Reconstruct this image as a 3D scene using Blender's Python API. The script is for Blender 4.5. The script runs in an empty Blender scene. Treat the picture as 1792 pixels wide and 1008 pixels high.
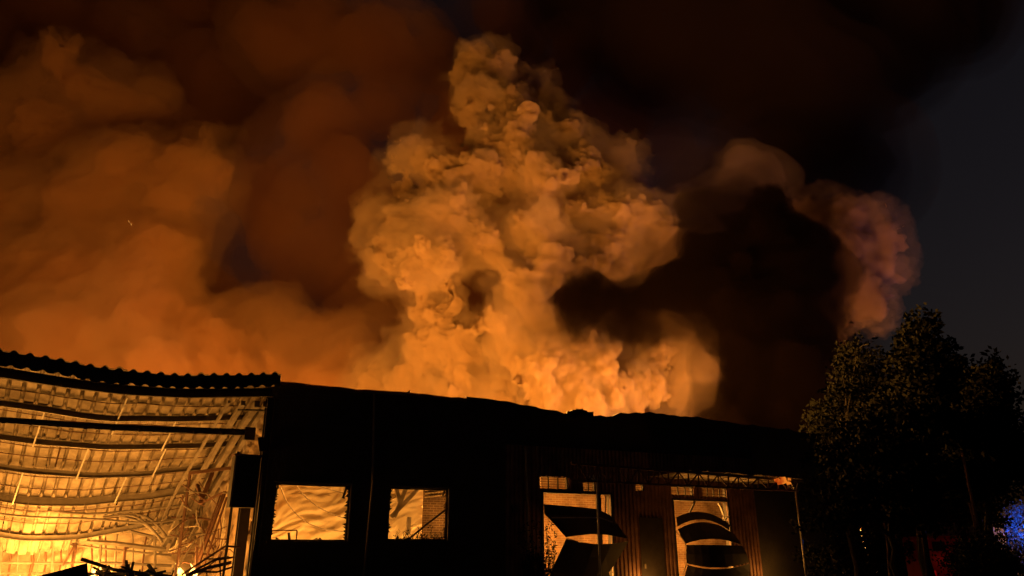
import bpy, math, random
import numpy as np
from mathutils import Vector, Matrix, noise as mn
random.seed(7)
S = bpy.context.scene
R = math.radians

# ------------------------------------------------------------------ camera, world, exposure
PITCH = 19.6
EYE = 1.6
cam = bpy.data.objects.new('Camera', bpy.data.cameras.new('Camera'))
S.collection.objects.link(cam)
S.camera = cam
cam.location = (0, 0, EYE)
cam.rotation_euler = (R(90 + PITCH), 0, 0)
cam.data.lens = 26
cam.data.sensor_width = 36
cam.data.clip_end = 3000
S.view_settings.view_transform = 'Standard'
S.view_settings.look = 'None'
S.view_settings.exposure = 0
S.view_settings.gamma = 1
S.cycles.volume_bounces = 3
S.cycles.max_bounces = 8
S.cycles.diffuse_bounces = 4
S.cycles.transparent_max_bounces = 96
S.cycles.sample_clamp_indirect = 6
S.cycles.use_denoising = True
w = bpy.data.worlds.new('World')
S.world = w
w.use_nodes = True
bg = w.node_tree.nodes['Background']
sky = w.node_tree.nodes.new('ShaderNodeTexSky')
sky.sky_type = 'NISHITA'
sky.sun_disc = False
sky.sun_elevation = R(-3.0)
sky.sun_rotation = R(70)
sky.dust_density = 4.0
tint = w.node_tree.nodes.new('ShaderNodeMixRGB')
tint.blend_type = 'MULTIPLY'
tint.inputs[0].default_value = 1
tint.inputs[2].default_value = (1.0, .68, .62, 1)
w.node_tree.links.new(sky.outputs[0], tint.inputs[1])
w.node_tree.links.new(tint.outputs[0], bg.inputs[0])
SKY_STRENGTH = 0.12
bg.inputs[1].default_value = SKY_STRENGTH

FIRE = (1.0, 0.385, 0.055)

# ------------------------------------------------------------------ helpers
F = 1294.0
cp, sp = math.cos(R(PITCH)), math.sin(R(PITCH))

def ray(px, py):
    dx = (px - 896) / F
    dy = -(py - 504) / F
    return Vector((dx, cp - dy * sp, sp + dy * cp))

def at(px, py, Y):
    """the place at distance Y north of the camera that was measured at px, py of the survey picture"""
    d = ray(px, py)
    return Vector((0, 0, EYE)) + d * (Y / d.y)

class Frame:
    """local axes of a building: u along its front, v into its depth, z up"""
    def __init__(s, ox, oy, az):
        s.o = Vector((ox, oy, 0))
        s.az = R(az)
        s.t = Vector((math.sin(s.az), math.cos(s.az), 0))
        s.n = Vector((-math.cos(s.az), math.sin(s.az), 0))
    def W(s, u, v, z):
        return s.o + s.t * u + s.n * v + Vector((0, 0, z))
    def on(s, px, py, v=0.0):
        d = ray(px, py)
        c = Vector((0, 0, EYE))
        k = (v - (c - s.o).dot(s.n)) / d.dot(s.n)
        return c + d * k
    def uz(s, px, py, v=0.0):
        p = s.on(px, py, v)
        return ((p - s.o).dot(s.t), p.z)
    def rotz(s):
        return R(90) - s.az

RB = Frame(-6.70, 22.0, 66.5)      # the walled building
HB = Frame(-7.10, 21.75, 57.0)     # the burnt open hall to its left

class MB:
    def __init__(s):
        s.v = []
        s.f = []
    def add(s, vs, fs):
        k = len(s.v)
        s.v += [tuple(p) for p in vs]
        s.f += [tuple(i + k for i in f) for f in fs]
        return s
    def hexa(s, p):
        return s.add(p, [(0, 3, 2, 1), (4, 5, 6, 7), (0, 1, 5, 4), (1, 2, 6, 5), (2, 3, 7, 6), (3, 0, 4, 7)])
    def box(s, fr, u0, u1, v0, v1, z0, z1):
        W = fr.W
        return s.hexa([W(u0, v0, z0), W(u1, v0, z0), W(u1, v1, z0), W(u0, v1, z0),
                       W(u0, v0, z1), W(u1, v0, z1), W(u1, v1, z1), W(u0, v1, z1)])
    def beam(s, a, b, wd, ht=None, up=(0, 0, 1)):
        ht = ht or wd
        a = Vector(a); b = Vector(b)
        d = (b - a).normalized()
        x = d.cross(Vector(up))
        if x.length < 1e-3:
            x = d.cross(Vector((1, 0, 0)))
        x.normalize()
        y = x.cross(d)
        x = x * wd / 2; y = y * ht / 2
        return s.hexa([a - x - y, a + x - y, a + x + y, a - x + y, b - x - y, b + x - y, b + x + y, b - x + y])
    def channel(s, pts, wd, ht, th=.015):
        """a bent C-section: web and two flanges along a polyline"""
        for a, b in zip(pts, pts[1:]):
            a = Vector(a); b = Vector(b)
            s.beam(a, b, th, ht)
            d = (b - a).normalized(); x = d.cross(Vector((0, 0, 1))).normalized() * (wd / 2 + th / 2 + .001)
            for k in (-1, 1):
                o = Vector((0, 0, k * (ht / 2 - th / 2)))
                s.beam(a + x + o, b + x + o, wd, th)
        return s
    def tube(s, pts, r, n=8):
        pts = [Vector(p) for p in pts]
        k = len(s.v)
        m = len(pts)
        for i, p in enumerate(pts):
            d = (pts[min(i + 1, m - 1)] - pts[max(i - 1, 0)]).normalized()
            x = d.cross(Vector((.13, .27, 1)))
            x.normalize()
            y = d.cross(x)
            rr = r[i] if isinstance(r, (list, tuple)) else r
            for j in range(n):
                a = 2 * math.pi * j / n
                s.v.append(tuple(p + x * (rr * math.cos(a)) + y * (rr * math.sin(a))))
        for i in range(m - 1):
            for j in range(n):
                s.f.append((k + i * n + j, k + i * n + (j + 1) % n, k + (i + 1) * n + (j + 1) % n, k + (i + 1) * n + j))
        s.f.append(tuple(k + j for j in range(n))[::-1])
        s.f.append(tuple(k + (m - 1) * n + j for j in range(n)))
        return s
    def patch(s, rows, th, d):
        """a sheet through rows of points, th thick towards d"""
        d = Vector(d).normalized() * th
        nr, nc = len(rows), len(rows[0])
        k = len(s.v)
        for off in (Vector((0, 0, 0)), d):
            for r_ in rows:
                for p in r_:
                    s.v.append(tuple(Vector(p) + off))
        I = lambda o, i, j: k + o * nr * nc + i * nc + j
        for i in range(nr - 1):
            for j in range(nc - 1):
                s.f.append((I(0, i, j), I(0, i, j + 1), I(0, i + 1, j + 1), I(0, i + 1, j)))
                s.f.append((I(1, i, j), I(1, i + 1, j), I(1, i + 1, j + 1), I(1, i, j + 1)))
        for i in range(nr - 1):
            for j in (0, nc - 1):
                s.f.append((I(0, i, j), I(0, i + 1, j), I(1, i + 1, j), I(1, i, j)))
        for j in range(nc - 1):
            for i in (0, nr - 1):
                s.f.append((I(0, i, j), I(1, i, j), I(1, i, j + 1), I(0, i, j + 1)))
        return s
    def wall(s, fr, u0, u1, z0, z1, v0, v1, holes):
        """a slab with rectangular holes (u0, u1, z0, z1)"""
        us = sorted({u0, u1, *[h[0] for h in holes], *[h[1] for h in holes]})
        us = [u for u in us if u0 <= u <= u1]
        for a, b in zip(us, us[1:]):
            c = (a + b) / 2
            cut = sorted((h[2], h[3]) for h in holes if h[0] < c < h[1])
            z = z0
            for h0, h1 in cut + [(z1, z1)]:
                if h0 > z + 1e-4:
                    s.box(fr, a, b, v0, v1, z, h0)
                z = max(z, h1)
        return s

def link(o):
    S.collection.objects.link(o)
    return o

def base_of(o):
    while o.parent:
        o = o.parent
    return o.matrix_basis

def obj(name, mb, mat, parent=None, smooth=False):
    me = bpy.data.meshes.new(name)
    me.from_pydata(mb.v, [], mb.f)
    if parent is not None:
        me.transform(base_of(parent).inverted())
    if smooth:
        me.polygons.foreach_set('use_smooth', [True] * len(me.polygons))
    me.materials.append(mat)
    me.update()
    o = link(bpy.data.objects.new(name, me))
    if parent is not None:
        o.parent = parent
    return o

def tag(o, label=None, cat=None, group=None, kind=None):
    if label: o['label'] = label
    if cat: o['category'] = cat
    if group: o['group'] = group
    if kind: o['kind'] = kind
    return o

def thing(name, label, cat, loc, rotz=0.0, group=None, kind=None):
    o = link(bpy.data.objects.new(name, None))
    o.empty_display_size = .3
    o.matrix_basis = Matrix.Translation(Vector(loc)) @ Matrix.Rotation(rotz, 4, 'Z')
    return tag(o, label, cat, group, kind)

def mat(name, col, rough=.7, metal=0.0, grime=None, scale=3.0, amt=.5, bump=0.0, bscale=20, extra=None):
    m = bpy.data.materials.new(name)
    m.use_nodes = True
    nt = m.node_tree
    b = nt.nodes['Principled BSDF']
    b.inputs['Roughness'].default_value = rough
    b.inputs['Metallic'].default_value = metal
    b.inputs['Base Color'].default_value = (*col, 1)
    if 'leaf' in name: b.inputs['Specular IOR Level'].default_value = .12
    if grime:
        tc = nt.nodes.new('ShaderNodeTexCoord')
        n = nt.nodes.new('ShaderNodeTexNoise')
        n.inputs['Scale'].default_value = scale
        n.inputs['Detail'].default_value = 8
        n.inputs['Roughness'].default_value = .62
        nt.links.new(tc.outputs['Object'], n.inputs['Vector'])
        cr = nt.nodes.new('ShaderNodeValToRGB')
        cr.color_ramp.elements[0].position = .5 - .18
        cr.color_ramp.elements[1].position = .5 + .14
        cr.color_ramp.elements[0].color = (*[c * (1 - amt) + g * amt for c, g in zip(col, grime)], 1)
        cr.color_ramp.elements[1].color = (*col, 1)
        nt.links.new(n.outputs[0], cr.inputs[0])
        nt.links.new(cr.outputs[0], b.inputs['Base Color'])
        if bump:
            n2 = nt.nodes.new('ShaderNodeTexNoise')
            n2.inputs['Scale'].default_value = bscale
            n2.inputs['Detail'].default_value = 6
            nt.links.new(tc.outputs['Object'], n2.inputs['Vector'])
            bp = nt.nodes.new('ShaderNodeBump')
            bp.inputs['Strength'].default_value = bump
            bp.inputs['Distance'].default_value = .05
            nt.links.new(n2.outputs[0], bp.inputs['Height'])
            nt.links.new(bp.outputs[0], b.inputs['Normal'])
    return m

def emit(name, c0, c1, s):
    m = bpy.data.materials.new(name)
    m.use_nodes = True
    nt = m.node_tree
    nt.nodes.clear()
    o = nt.nodes.new('ShaderNodeOutputMaterial')
    e = nt.nodes.new('ShaderNodeEmission')
    n = nt.nodes.new('ShaderNodeTexNoise')
    n.inputs['Scale'].default_value = 3
    tc = nt.nodes.new('ShaderNodeTexCoord')
    nt.links.new(tc.outputs['Object'], n.inputs['Vector'])
    cr = nt.nodes.new('ShaderNodeValToRGB')
    cr.color_ramp.elements[0].position = .35
    cr.color_ramp.elements[1].position = .62
    cr.color_ramp.elements[0].color = (*c0, 1)
    cr.color_ramp.elements[1].color = (*c1, 1)
    nt.links.new(n.outputs[0], cr.inputs[0])
    nt.links.new(cr.outputs[0], e.inputs[0])
    e.inputs[1].default_value = s
    nt.links.new(e.outputs[0], o.inputs['Surface'])
    return m

M = {}
M['ground'] = mat('asphalt', (.05, .05, .05), .85, 0, (.09, .08, .07), 1.2, .6, .4, 30)
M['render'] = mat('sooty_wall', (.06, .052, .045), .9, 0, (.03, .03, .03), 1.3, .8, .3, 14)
M['clad'] = mat('rib_cladding', (.30, .16, .11), .5, .2, (.08, .04, .03), 2.0, .8, .15, 20)
M['asb'] = mat('fibre_cement', (.40, .34, .26), .9, 0, (.12, .09, .06), 1.7, .85, .35, 22)
M['purlin'] = mat('burnt_steel', (.28, .25, .21), .6, .2, (.12, .09, .06), 2.5, .7, .2, 18)
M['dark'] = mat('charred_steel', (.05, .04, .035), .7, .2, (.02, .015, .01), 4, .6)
M['rust'] = mat('rusty_steel', (.16, .08, .05), .7, .2, (.06, .03, .02), 5, .7, .2, 30)
M['foil'] = mat('insulation_sheet', (.62, .55, .42), .7, 0, (.42, .34, .22), 1.1, .7, .25, 9)
M['plaster'] = mat('interior_plaster', (.55, .48, .38), .85, 0, (.25, .18, .11), .9, .8, .3, 16)
M['white'] = mat('white_paint', (.6, .58, .54), .5, 0, (.3, .26, .2), 4, .6)
M['soot'] = mat('soot', (.012, .011, .010), .95, 0, (.03, .025, .02), 6, .5)
M['wood'] = mat('charred_timber', (.03, .022, .017), .9, 0, (.08, .05, .03), 8, .5)
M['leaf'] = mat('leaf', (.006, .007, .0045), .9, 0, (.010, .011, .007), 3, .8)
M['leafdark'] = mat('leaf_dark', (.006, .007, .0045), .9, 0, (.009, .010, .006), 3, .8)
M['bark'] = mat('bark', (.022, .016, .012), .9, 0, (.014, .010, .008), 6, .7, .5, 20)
M['red'] = mat('red_paint', (.35, .02, .02), .35, 0, (.15, .02, .02), 3, .6)
M['tyre'] = mat('tyre_rubber', (.02, .02, .02), .9)
M['glass'] = mat('dark_glass', (.02, .02, .025), .1)
M['flame'] = emit('flame', (1.0, .30, .03), (1.0, .62, .16), 7.0)

def brick_mat(name, c1, c2, mort, sc):
    m = bpy.data.materials.new(name)
    m.use_nodes = True
    nt = m.node_tree
    b = nt.nodes['Principled BSDF']
    b.inputs['Roughness'].default_value = .9
    tc = nt.nodes.new('ShaderNodeTexCoord')
    mp = nt.nodes.new('ShaderNodeMapping')
    mp.inputs['Rotation'].default_value = (R(90), 0, 0)
    br = nt.nodes.new('ShaderNodeTexBrick')
    br.inputs['Scale'].default_value = sc
    br.inputs['Color1'].default_value = (*c1, 1)
    br.inputs['Color2'].default_value = (*c2, 1)
    br.inputs['Mortar'].default_value = (*mort, 1)
    br.inputs['Mortar Size'].default_value = .012
    br.inputs['Brick Width'].default_value = .25
    br.inputs['Row Height'].default_value = .085
    n = nt.nodes.new('ShaderNodeTexNoise')
    n.inputs['Scale'].default_value = 1.5
    n.inputs['Detail'].default_value = 8
    mx = nt.nodes.new('ShaderNodeMixRGB')
    mx.blend_type = 'MULTIPLY'
    mx.inputs[0].default_value = .8
    cr = nt.nodes.new('ShaderNodeValToRGB')
    cr.color_ramp.elements[0].position = .35
    cr.color_ramp.elements[1].position = .62
    cr.color_ramp.elements[0].color = (.35, .3, .28, 1)
    L = nt.links.new
    L(tc.outputs['Object'], mp.inputs[0]); L(mp.outputs[0], br.inputs[0])
    L(tc.outputs['Object'], n.inputs[0]); L(n.outputs[0], cr.inputs[0])
    L(br.outputs[0], mx.inputs[1]); L(cr.outputs[0], mx.inputs[2])
    L(mx.outputs[0], b.inputs['Base Color'])
    bp = nt.nodes.new('ShaderNodeBump')
    bp.inputs['Strength'].default_value = .6
    bp.inputs['Distance'].default_value = -.02
    L(br.outputs['Fac'], bp.inputs['Height']); L(bp.outputs[0], b.inputs['Normal'])
    return m
M['brick'] = brick_mat('brickwork', (.34, .20, .11), (.24, .13, .07), (.36, .28, .20), 1.0)
M['brickdark'] = brick_mat('sooty_brickwork', (.16, .10, .06), (.11, .07, .04), (.26, .20, .15), 1.0)

def fire_light(parent, p, power, r=.6, col=FIRE):
    l = bpy.data.lights.new('fire_glow', 'POINT')
    l.energy = power
    l.color = col
    l.shadow_soft_size = r
    o = link(bpy.data.objects.new('fire_glow', l))
    o.parent = parent
    o.location = base_of(parent).inverted() @ Vector(p)
    return o

def fire(p, h, wd, n, label, lights, group='fires burning inside the buildings'):
    """tongues of flame on the floor, with the light they give"""
    t = thing('fire', label, 'fire', p, 0, group)
    rnd = random.Random(int(p[0] * 97 + p[1] * 13))
    p = Vector(p)
    for i in range(n):
        a = rnd.uniform(0, 6.28); q = p + Vector((math.cos(a), math.sin(a), 0)) * rnd.uniform(0, wd)
        hh = h * rnd.uniform(.45, 1); r0 = wd * rnd.uniform(.12, .24)
        pts, rs = [], []
        ph = rnd.uniform(0, 6)
        for k in range(9):
            s = k / 8
            pts.append(q + Vector((math.sin(ph + s * 4) * .16 * s * hh, math.cos(ph * 2 + s * 3) * .1 * s * hh, s * hh)))
            rs.append(max(.004, r0 * (.6 + 1.5 * s) * (1 - s) ** .8))
        obj('flame', MB().tube(pts, rs, 8), M['flame'], t, True)
    for (d, pw, r) in lights:
        fire_light(t, p + Vector(d), pw, r)
    return t

# ------------------------------------------------------------------ ground
g = MB()
g.add([(-400, -60, 0), (400, -60, 0), (400, 700, 0), (-400, 700, 0)], [(0, 1, 2, 3)])
tag(obj('ground', g, M['ground']), kind='structure')

# ------------------------------------------------------------------ smoke
def smoke_mat(name, dens, col):
    m = bpy.data.materials.new(name)
    m.use_nodes = True
    nt = m.node_tree
    nt.nodes.clear()
    o = nt.nodes.new('ShaderNodeOutputMaterial')
    v = nt.nodes.new('ShaderNodeVolumePrincipled')
    v.inputs['Density'].default_value = dens
    v.inputs['Color'].default_value = (*col, 1)
    v.inputs['Density Attribute'].default_value = ''
    nt.links.new(v.outputs[0], o.inputs['Volume'])
    m.cycles.homogeneous_volume = True
    return m

def smoke(name, label, blobs, shells, col, voxel, billows, warp=(.10, 5.0), grp='smoke rising from the fire'):
    """billowing smoke: nested closed skins round a union of blobs, each skin filled with even smoke"""
    pts, rad = [], []
    for px, py, Y, r in blobs:
        pts.append(at(px, py, Y))
        rad.append(r / F * Y * 1.06)
    me = bpy.data.meshes.new(name)
    me.from_pydata([tuple(p) for p in pts], [], [])
    me.attributes.new('rad', 'FLOAT', 'POINT').data.foreach_set('value', rad)
    ob = link(bpy.data.objects.new(name, me))
    tag(ob, label, 'smoke', grp, 'stuff')
    pa = np.array([tuple(p) for p in pts]); ra = np.array(rad)[:, None]
    ng = bpy.data.node_groups.new(name, 'GeometryNodeTree')
    ng.interface.new_socket('Geometry', in_out='INPUT', socket_type='NodeSocketGeometry')
    ng.interface.new_socket('Geometry', in_out='OUTPUT', socket_type='NodeSocketGeometry')
    N, L = ng.nodes, ng.links.new
    gi, go = N.new('NodeGroupInput'), N.new('NodeGroupOutput')
    def vm(op, *a, scale=None):
        n = N.new('ShaderNodeVectorMath'); n.operation = op
        for i, v in enumerate(a):
            if isinstance(v, tuple): n.inputs[i].default_value = v
            else: L(v, n.inputs[i])
        if scale is not None:
            if isinstance(scale, (int, float)): n.inputs['Scale'].default_value = scale
            else: L(scale, n.inputs['Scale'])
        return n.outputs['Value'] if op in ('DISTANCE',) else n.outputs[0]
    def mm(op, a, b, clamp=False):
        n = N.new('ShaderNodeMath'); n.operation = op; n.use_clamp = clamp
        for i, v in enumerate((a, b)):
            if isinstance(v, (int, float)): n.inputs[i].default_value = v
            else: L(v, n.inputs[i])
        return n.outputs[0]
    def noi(vec, scale, detail):
        n = N.new('ShaderNodeTexNoise')
        n.inputs['Scale'].default_value = scale
        n.inputs['Detail'].default_value = detail
        L(vec, n.inputs['Vector'])
        return n.outputs['Color']
    P0 = N.new('GeometryNodeInputPosition').outputs[0]
    wp = vm('ADD', P0, vm('SCALE', vm('SUBTRACT', noi(P0, warp[0], 3), (.5, .5, .5)), scale=warp[1]))
    near = N.new('GeometryNodeSampleNearest'); near.domain = 'POINT'
    # nearest by distance less radius: compare against every blob through proximity to scaled copies is costly, so take the best of the nearest point
    fields = []
    d = None
    for (p, r) in zip(pts, rad):
        q = mm('SUBTRACT', r, vm('DISTANCE', wp, tuple(p)))
        if d is None:
            d = q
        else:
            n = N.new('ShaderNodeMath'); n.operation = 'SMOOTH_MAX'
            L(d, n.inputs[0]); L(q, n.inputs[1]); n.inputs[2].default_value = voxel * 2.2
            d = n.outputs[0]
    def puff(p2, s_, a_, si):
        v = N.new('ShaderNodeTexVoronoi'); v.feature = 'SMOOTH_F1'
        v.inputs['Smoothness'].default_value = .28
        v.inputs['Scale'].default_value = s_
        n2 = noi(p2, s_ * 1.3, 2)
        sh = vm('ADD', p2, (si * 3.7, si * 1.9, si * 5.3))
        L(vm('ADD', sh, vm('SCALE', n2, scale=.9 / s_)), v.inputs['Vector'])
        sx = N.new('ShaderNodeSeparateXYZ'); L(noi(vm('ADD', p2, (31.0 * s_, 7.0, 3.0)), s_ * .28, 1), sx.inputs[0])
        amp = mm('MULTIPLY', mm('SUBTRACT', sx.outputs[0], .30), 3.6 * a_)
        return mm('MULTIPLY', mm('SUBTRACT', .42, v.outputs['Distance']), mm('MAXIMUM', amp, .5 * a_))
    join = N.new('GeometryNodeJoinGeometry')
    for si, (off, dens) in enumerate(shells):
        ext = off + 2.5 * voxel + warp[1] * .35 + .5 * billows[0][1]
        lo = (pa - ra).min(0) - ext; hi = (pa + ra).max(0) + ext
        lo[2] = max(lo[2], 1.2)
        vx = voxel * (1 + .25 * off)
        df = d
        for s_, a_ in billows[:2]:
            df = mm('ADD', df, puff(P0, s_, a_, si))
        de = mm('ADD', mm('MULTIPLY', mm('ADD', df, off), 1 / (4 * vx)), .5, True)
        vc = N.new('GeometryNodeVolumeCube')
        L(de, vc.inputs['Density'])
        vc.inputs['Min'].default_value = tuple(lo); vc.inputs['Max'].default_value = tuple(hi)
        for i, a in enumerate('XYZ'):
            vc.inputs['Resolution ' + a].default_value = max(8, int((hi[i] - lo[i]) / vx))
        v2 = N.new('GeometryNodeVolumeToMesh'); L(vc.outputs[0], v2.inputs[0]); v2.inputs['Threshold'].default_value = .5
        sb = N.new('GeometryNodeSubdivideMesh'); L(v2.outputs[0], sb.inputs[0]); sb.inputs['Level'].default_value = 1
        geo = sb.outputs[0]
        isl = N.new('GeometryNodeInputMeshIsland')
        acc = N.new('GeometryNodeAccumulateField'); acc.domain = 'POINT'; acc.data_type = 'INT'
        acc.inputs['Value'].default_value = 1
        L(isl.outputs['Island Index'], acc.inputs['Group ID'])
        dl = N.new('GeometryNodeDeleteGeometry'); dl.domain = 'POINT'
        L(geo, dl.inputs[0]); L(mm('LESS_THAN', acc.outputs['Total'], 4000), dl.inputs['Selection'])
        geo = dl.outputs[0]
        for s_, a_ in billows[2:]:
            nrm = N.new('GeometryNodeInputNormal').outputs[0]
            h = puff(N.new('GeometryNodeInputPosition').outputs[0], s_, a_, si)
            st = N.new('GeometryNodeSetPosition'); L(geo, st.inputs[0]); L(vm('SCALE', nrm, scale=h), st.inputs['Offset']); geo = st.outputs[0]
        sm = N.new('GeometryNodeSetMaterial')
        sm.inputs['Material'].default_value = smoke_mat(name, dens, col)
        L(geo, sm.inputs[0])
        L(sm.outputs[0], join.inputs[0])
    me.materials.append(smoke_mat(name, shells[0][1], col))
    L(join.outputs[0], go.inputs[0])
    md = ob.modifiers.new('billows', 'NODES'); md.node_group = ng
    return ob

WARM = (.86, .67, .44)
smoke('smoke', 'tall bright orange column of tight cauliflower smoke above the warehouse roof',
      [(835, 122, 60, 50), (868, 140, 60, 44), (838, 180, 59, 50), (890, 195, 60, 50), (940, 165, 63, 44), (975, 200, 63, 46), (940, 220, 62, 48), (850, 245, 58, 48), (905, 250, 58, 46), (975, 260, 62, 54),
       (725, 270, 57, 42), (770, 300, 57, 46), (700, 290, 58, 28), (830, 320, 57, 56), (880, 300, 58, 40), (945, 320, 56, 58), (1010, 300, 58, 50), (1085, 300, 60, 44), (1110, 340, 60, 36),
       (650, 390, 58, 34), (690, 350, 60, 28), (720, 400, 56, 48), (780, 390, 55, 56), (700, 450, 55, 56), (665, 425, 56, 30), (760, 460, 54, 60), (840, 440, 55, 52), (930, 400, 55, 66), (1000, 390, 57, 50),
       (1080, 400, 57, 64), (1140, 420, 58, 66), (1195, 430, 59, 50), (1130, 465, 57, 40), (1060, 450, 56, 50), (1000, 450, 56, 44),
       (900, 500, 54, 48), (960, 480, 54, 36), (930, 540, 53, 44), (870, 560, 53, 42), (890, 610, 53, 44), (960, 600, 52, 34), (1010, 600, 52, 34), (1045, 615, 53, 26), (935, 650, 52, 44),
       (990, 650, 53, 40), (1030, 660, 54, 36), (1060, 690, 55, 40), (960, 700, 53, 46), (1010, 720, 53, 50), (1140, 630, 58, 36), (1170, 650, 60, 50), (1110, 680, 57, 50), (1180, 700, 62, 44),
       (770, 560, 57, 46), (740, 610, 57, 48), (800, 610, 56, 50), (720, 670, 58, 50), (790, 680, 56, 54), (860, 690, 55, 54), (650, 680, 60, 48), (800, 740, 56, 60), (900, 750, 55, 60)],
      [(0.0, 3.0), (.35, .32), (1.1, .07)], WARM, .32, [(.15, 3.4), (.36, 2.2), (.8, 1.35), (1.8, .62), (4.0, .2)], (.10, 4.2))
smoke('smoke', 'broad soft bank of dull orange smoke over the left hall roof',
      [(150, 180, 72, 75), (215, 190, 72, 50), (90, 260, 74, 90), (250, 300, 68, 80), (350, 300, 66, 62), (310, 345, 66, 55), (180, 380, 70, 110), (40, 420, 72, 120), (100, 520, 68, 120), (240, 480, 66, 80),
       (260, 580, 64, 90), (-40, 600, 66, 130), (130, 660, 62, 110), (380, 600, 64, 80), (440, 580, 66, 55), (400, 660, 62, 80), (510, 640, 64, 70), (560, 700, 62, 80), (-120, 300, 74, 160), (-140, 520, 70, 160), (280, 700, 60, 100), (-60, 720, 62, 120), (600, 640, 66, 60)],
      [(0.0, .36), (1.4, .09), (3.2, .04)], (.86, .56, .30), .6, [(.11, 4.8), (.26, 3.0), (.6, 1.7), (1.4, .7)], (.06, 9.0))
smoke('smoke', 'dim brown smoke filling the upper sky behind the bright column',
      [(480, 80, 92, 90), (560, 60, 94, 100), (670, 60, 90, 90), (560, 220, 90, 90), (480, 330, 92, 80), (600, 330, 92, 90), (520, 440, 90, 90), (620, 500, 90, 90), (480, 520, 90, 70), (680, 180, 92, 70), (760, 90, 95, 80),
       (60, 60, 100, 150), (-80, 150, 98, 200), (200, 60, 98, 100), (330, 60, 112, 120), (390, 160, 112, 130), (300, 200, 110, 120), (420, 20, 114, 120), (120, -40, 112, 160), (-60, -20, 112, 180), (1000, 120, 96, 80), (1060, 200, 96, 90), (1180, 230, 92, 60), (1200, 330, 90, 70), (1330, 330, 88, 70), (1300, 250, 92, 60), (1100, 480, 90, 120), (900, 300, 95, 180), (800, 550, 92, 180), (1250, 600, 88, 120), (1050, 650, 88, 150), (400, 650, 88, 150),
       (600, 650, 88, 140), (200, 550, 92, 200), (900, 60, 100, 90)],
      [(0.0, .16), (2.5, .05)], (.84, .50, .26), 1.1, [(.08, 5.5), (.19, 3.0), (.45, 1.2)], (.05, 12.0))
smoke('smoke', 'faint orange wisp glowing above the black smoke cloud',
      [(1300, 305, 62, 26), (1340, 310, 62, 24), (1262, 322, 62, 20), (1190, 400, 62, 50), (1150, 430, 60, 50), (1240, 380, 64, 40), (1230, 640, 58, 60), (1200, 580, 62, 60)],
      [(0.0, .30), (1.0, .14), (2.2, .06)], WARM, .5, [(.2, 2.4), (.5, 1.2)], (.1, 4.0))
smoke('smoke', 'pinkish lit smoke billow at the far right edge above the trees',
      [(1510, 400, 60, 40), (1535, 425, 60, 32), (1480, 455, 60, 50), (1528, 465, 60, 34), (1495, 500, 60, 46), (1450, 525, 60, 42), (1510, 530, 60, 28), (1450, 556, 60, 26), (1440, 500, 62, 50), (1450, 420, 62, 50), (1460, 390, 63, 40), (1545, 395, 61, 18), (1400, 470, 63, 50), (1400, 400, 64, 46)],
      [(0.0, 1.3), (.6, .25), (1.6, .08)], (.86, .62, .42), .38, [(.2, 3.4), (.5, 2.2), (1.1, 1.1), (2.4, .45)], (.12, 5.0))
UNLIT_SMOKE = (.012, .007, .005)  # shade of the unlit smoke mass put into a near-black smoke colour
smoke('smoke', 'unlit smoke cloud coloured black, hanging in front of the glowing smoke at the right',
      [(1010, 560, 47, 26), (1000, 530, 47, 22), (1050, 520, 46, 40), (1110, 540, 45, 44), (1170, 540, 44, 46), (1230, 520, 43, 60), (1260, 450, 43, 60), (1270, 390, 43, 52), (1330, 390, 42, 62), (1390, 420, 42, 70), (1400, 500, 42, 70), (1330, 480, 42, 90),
       (1310, 570, 41, 70), (1370, 600, 40, 80), (1400, 680, 38, 70), (1330, 690, 38, 80), (1260, 740, 38, 55), (1300, 780, 36, 80), (1400, 770, 36, 80), (1440, 640, 40, 30), (1500, 770, 35, 60), (1580, 780, 35, 60), (1650, 800, 35, 50), (1480, 850, 35, 60), (1600, 860, 35, 60)],  # last low blobs are unseen, added behind the trees to shade them
      [(0.0, 1.0), (.6, .35), (1.4, .14), (2.6, .06)], UNLIT_SMOKE, .45, [(.17, 3.4), (.42, 2.4), (1.0, .55)], (.10, 6.0))
smoke('smoke', 'dark brown smoke spreading across the top right of the sky',
      [(1180, 60, 80, 130), (1320, 120, 78, 110), (1430, 180, 76, 110), (1480, 270, 72, 80), (1400, 290, 72, 80), (1540, 90, 80, 110), (1300, -20, 84, 160), (1500, -40, 84, 160), (1500, 320, 72, 50), (1650, -20, 84, 120), (1050, 0, 90, 130)],
      [(0.0, .16), (2.0, .07), (4.5, .035)], (.16, .10, .07), .9, [(.12, 3.5), (.3, 1.2)], (.06, 8.0))


# ------------------------------------------------------------------ walled building (right)
rb = thing('warehouse', 'long dark wall with two broken lit windows and two buckled roller doors', 'building', RB.W(0, 0, 0), RB.rotz())
def U(px, py=900, v=0.0): return RB.uz(px, py, v)[0]
def Z(px, py, v=0.0): return RB.uz(px, py, v)[1]
def rect(x0, x1, y0, y1):
    xm, ym = (x0 + x1) / 2, (y0 + y1) / 2
    return (U(x0, ym), U(x1, ym), Z(xm, y1), Z(xm, y0))
W1 = rect(476, 611, 847, 947)
W2 = rect(680, 784, 854, 946)
T1 = rect(945, 995, 834, 856)
T2 = rect(1021, 1043, 841, 860)
T3 = rect(1113, 1128, 846, 859)
T4 = rect(1176, 1214, 851, 867)
T5 = rect(1230, 1272, 853, 870)
D1 = (U(951, 900), U(1069, 900), 0.0, Z(1000, 864))
D2 = (U(1180, 900), U(1274, 900), 0.0, Z(1225, 877))
uL, uR = U(470, 800), U(1452, 900)
zt = 6.15
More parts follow.
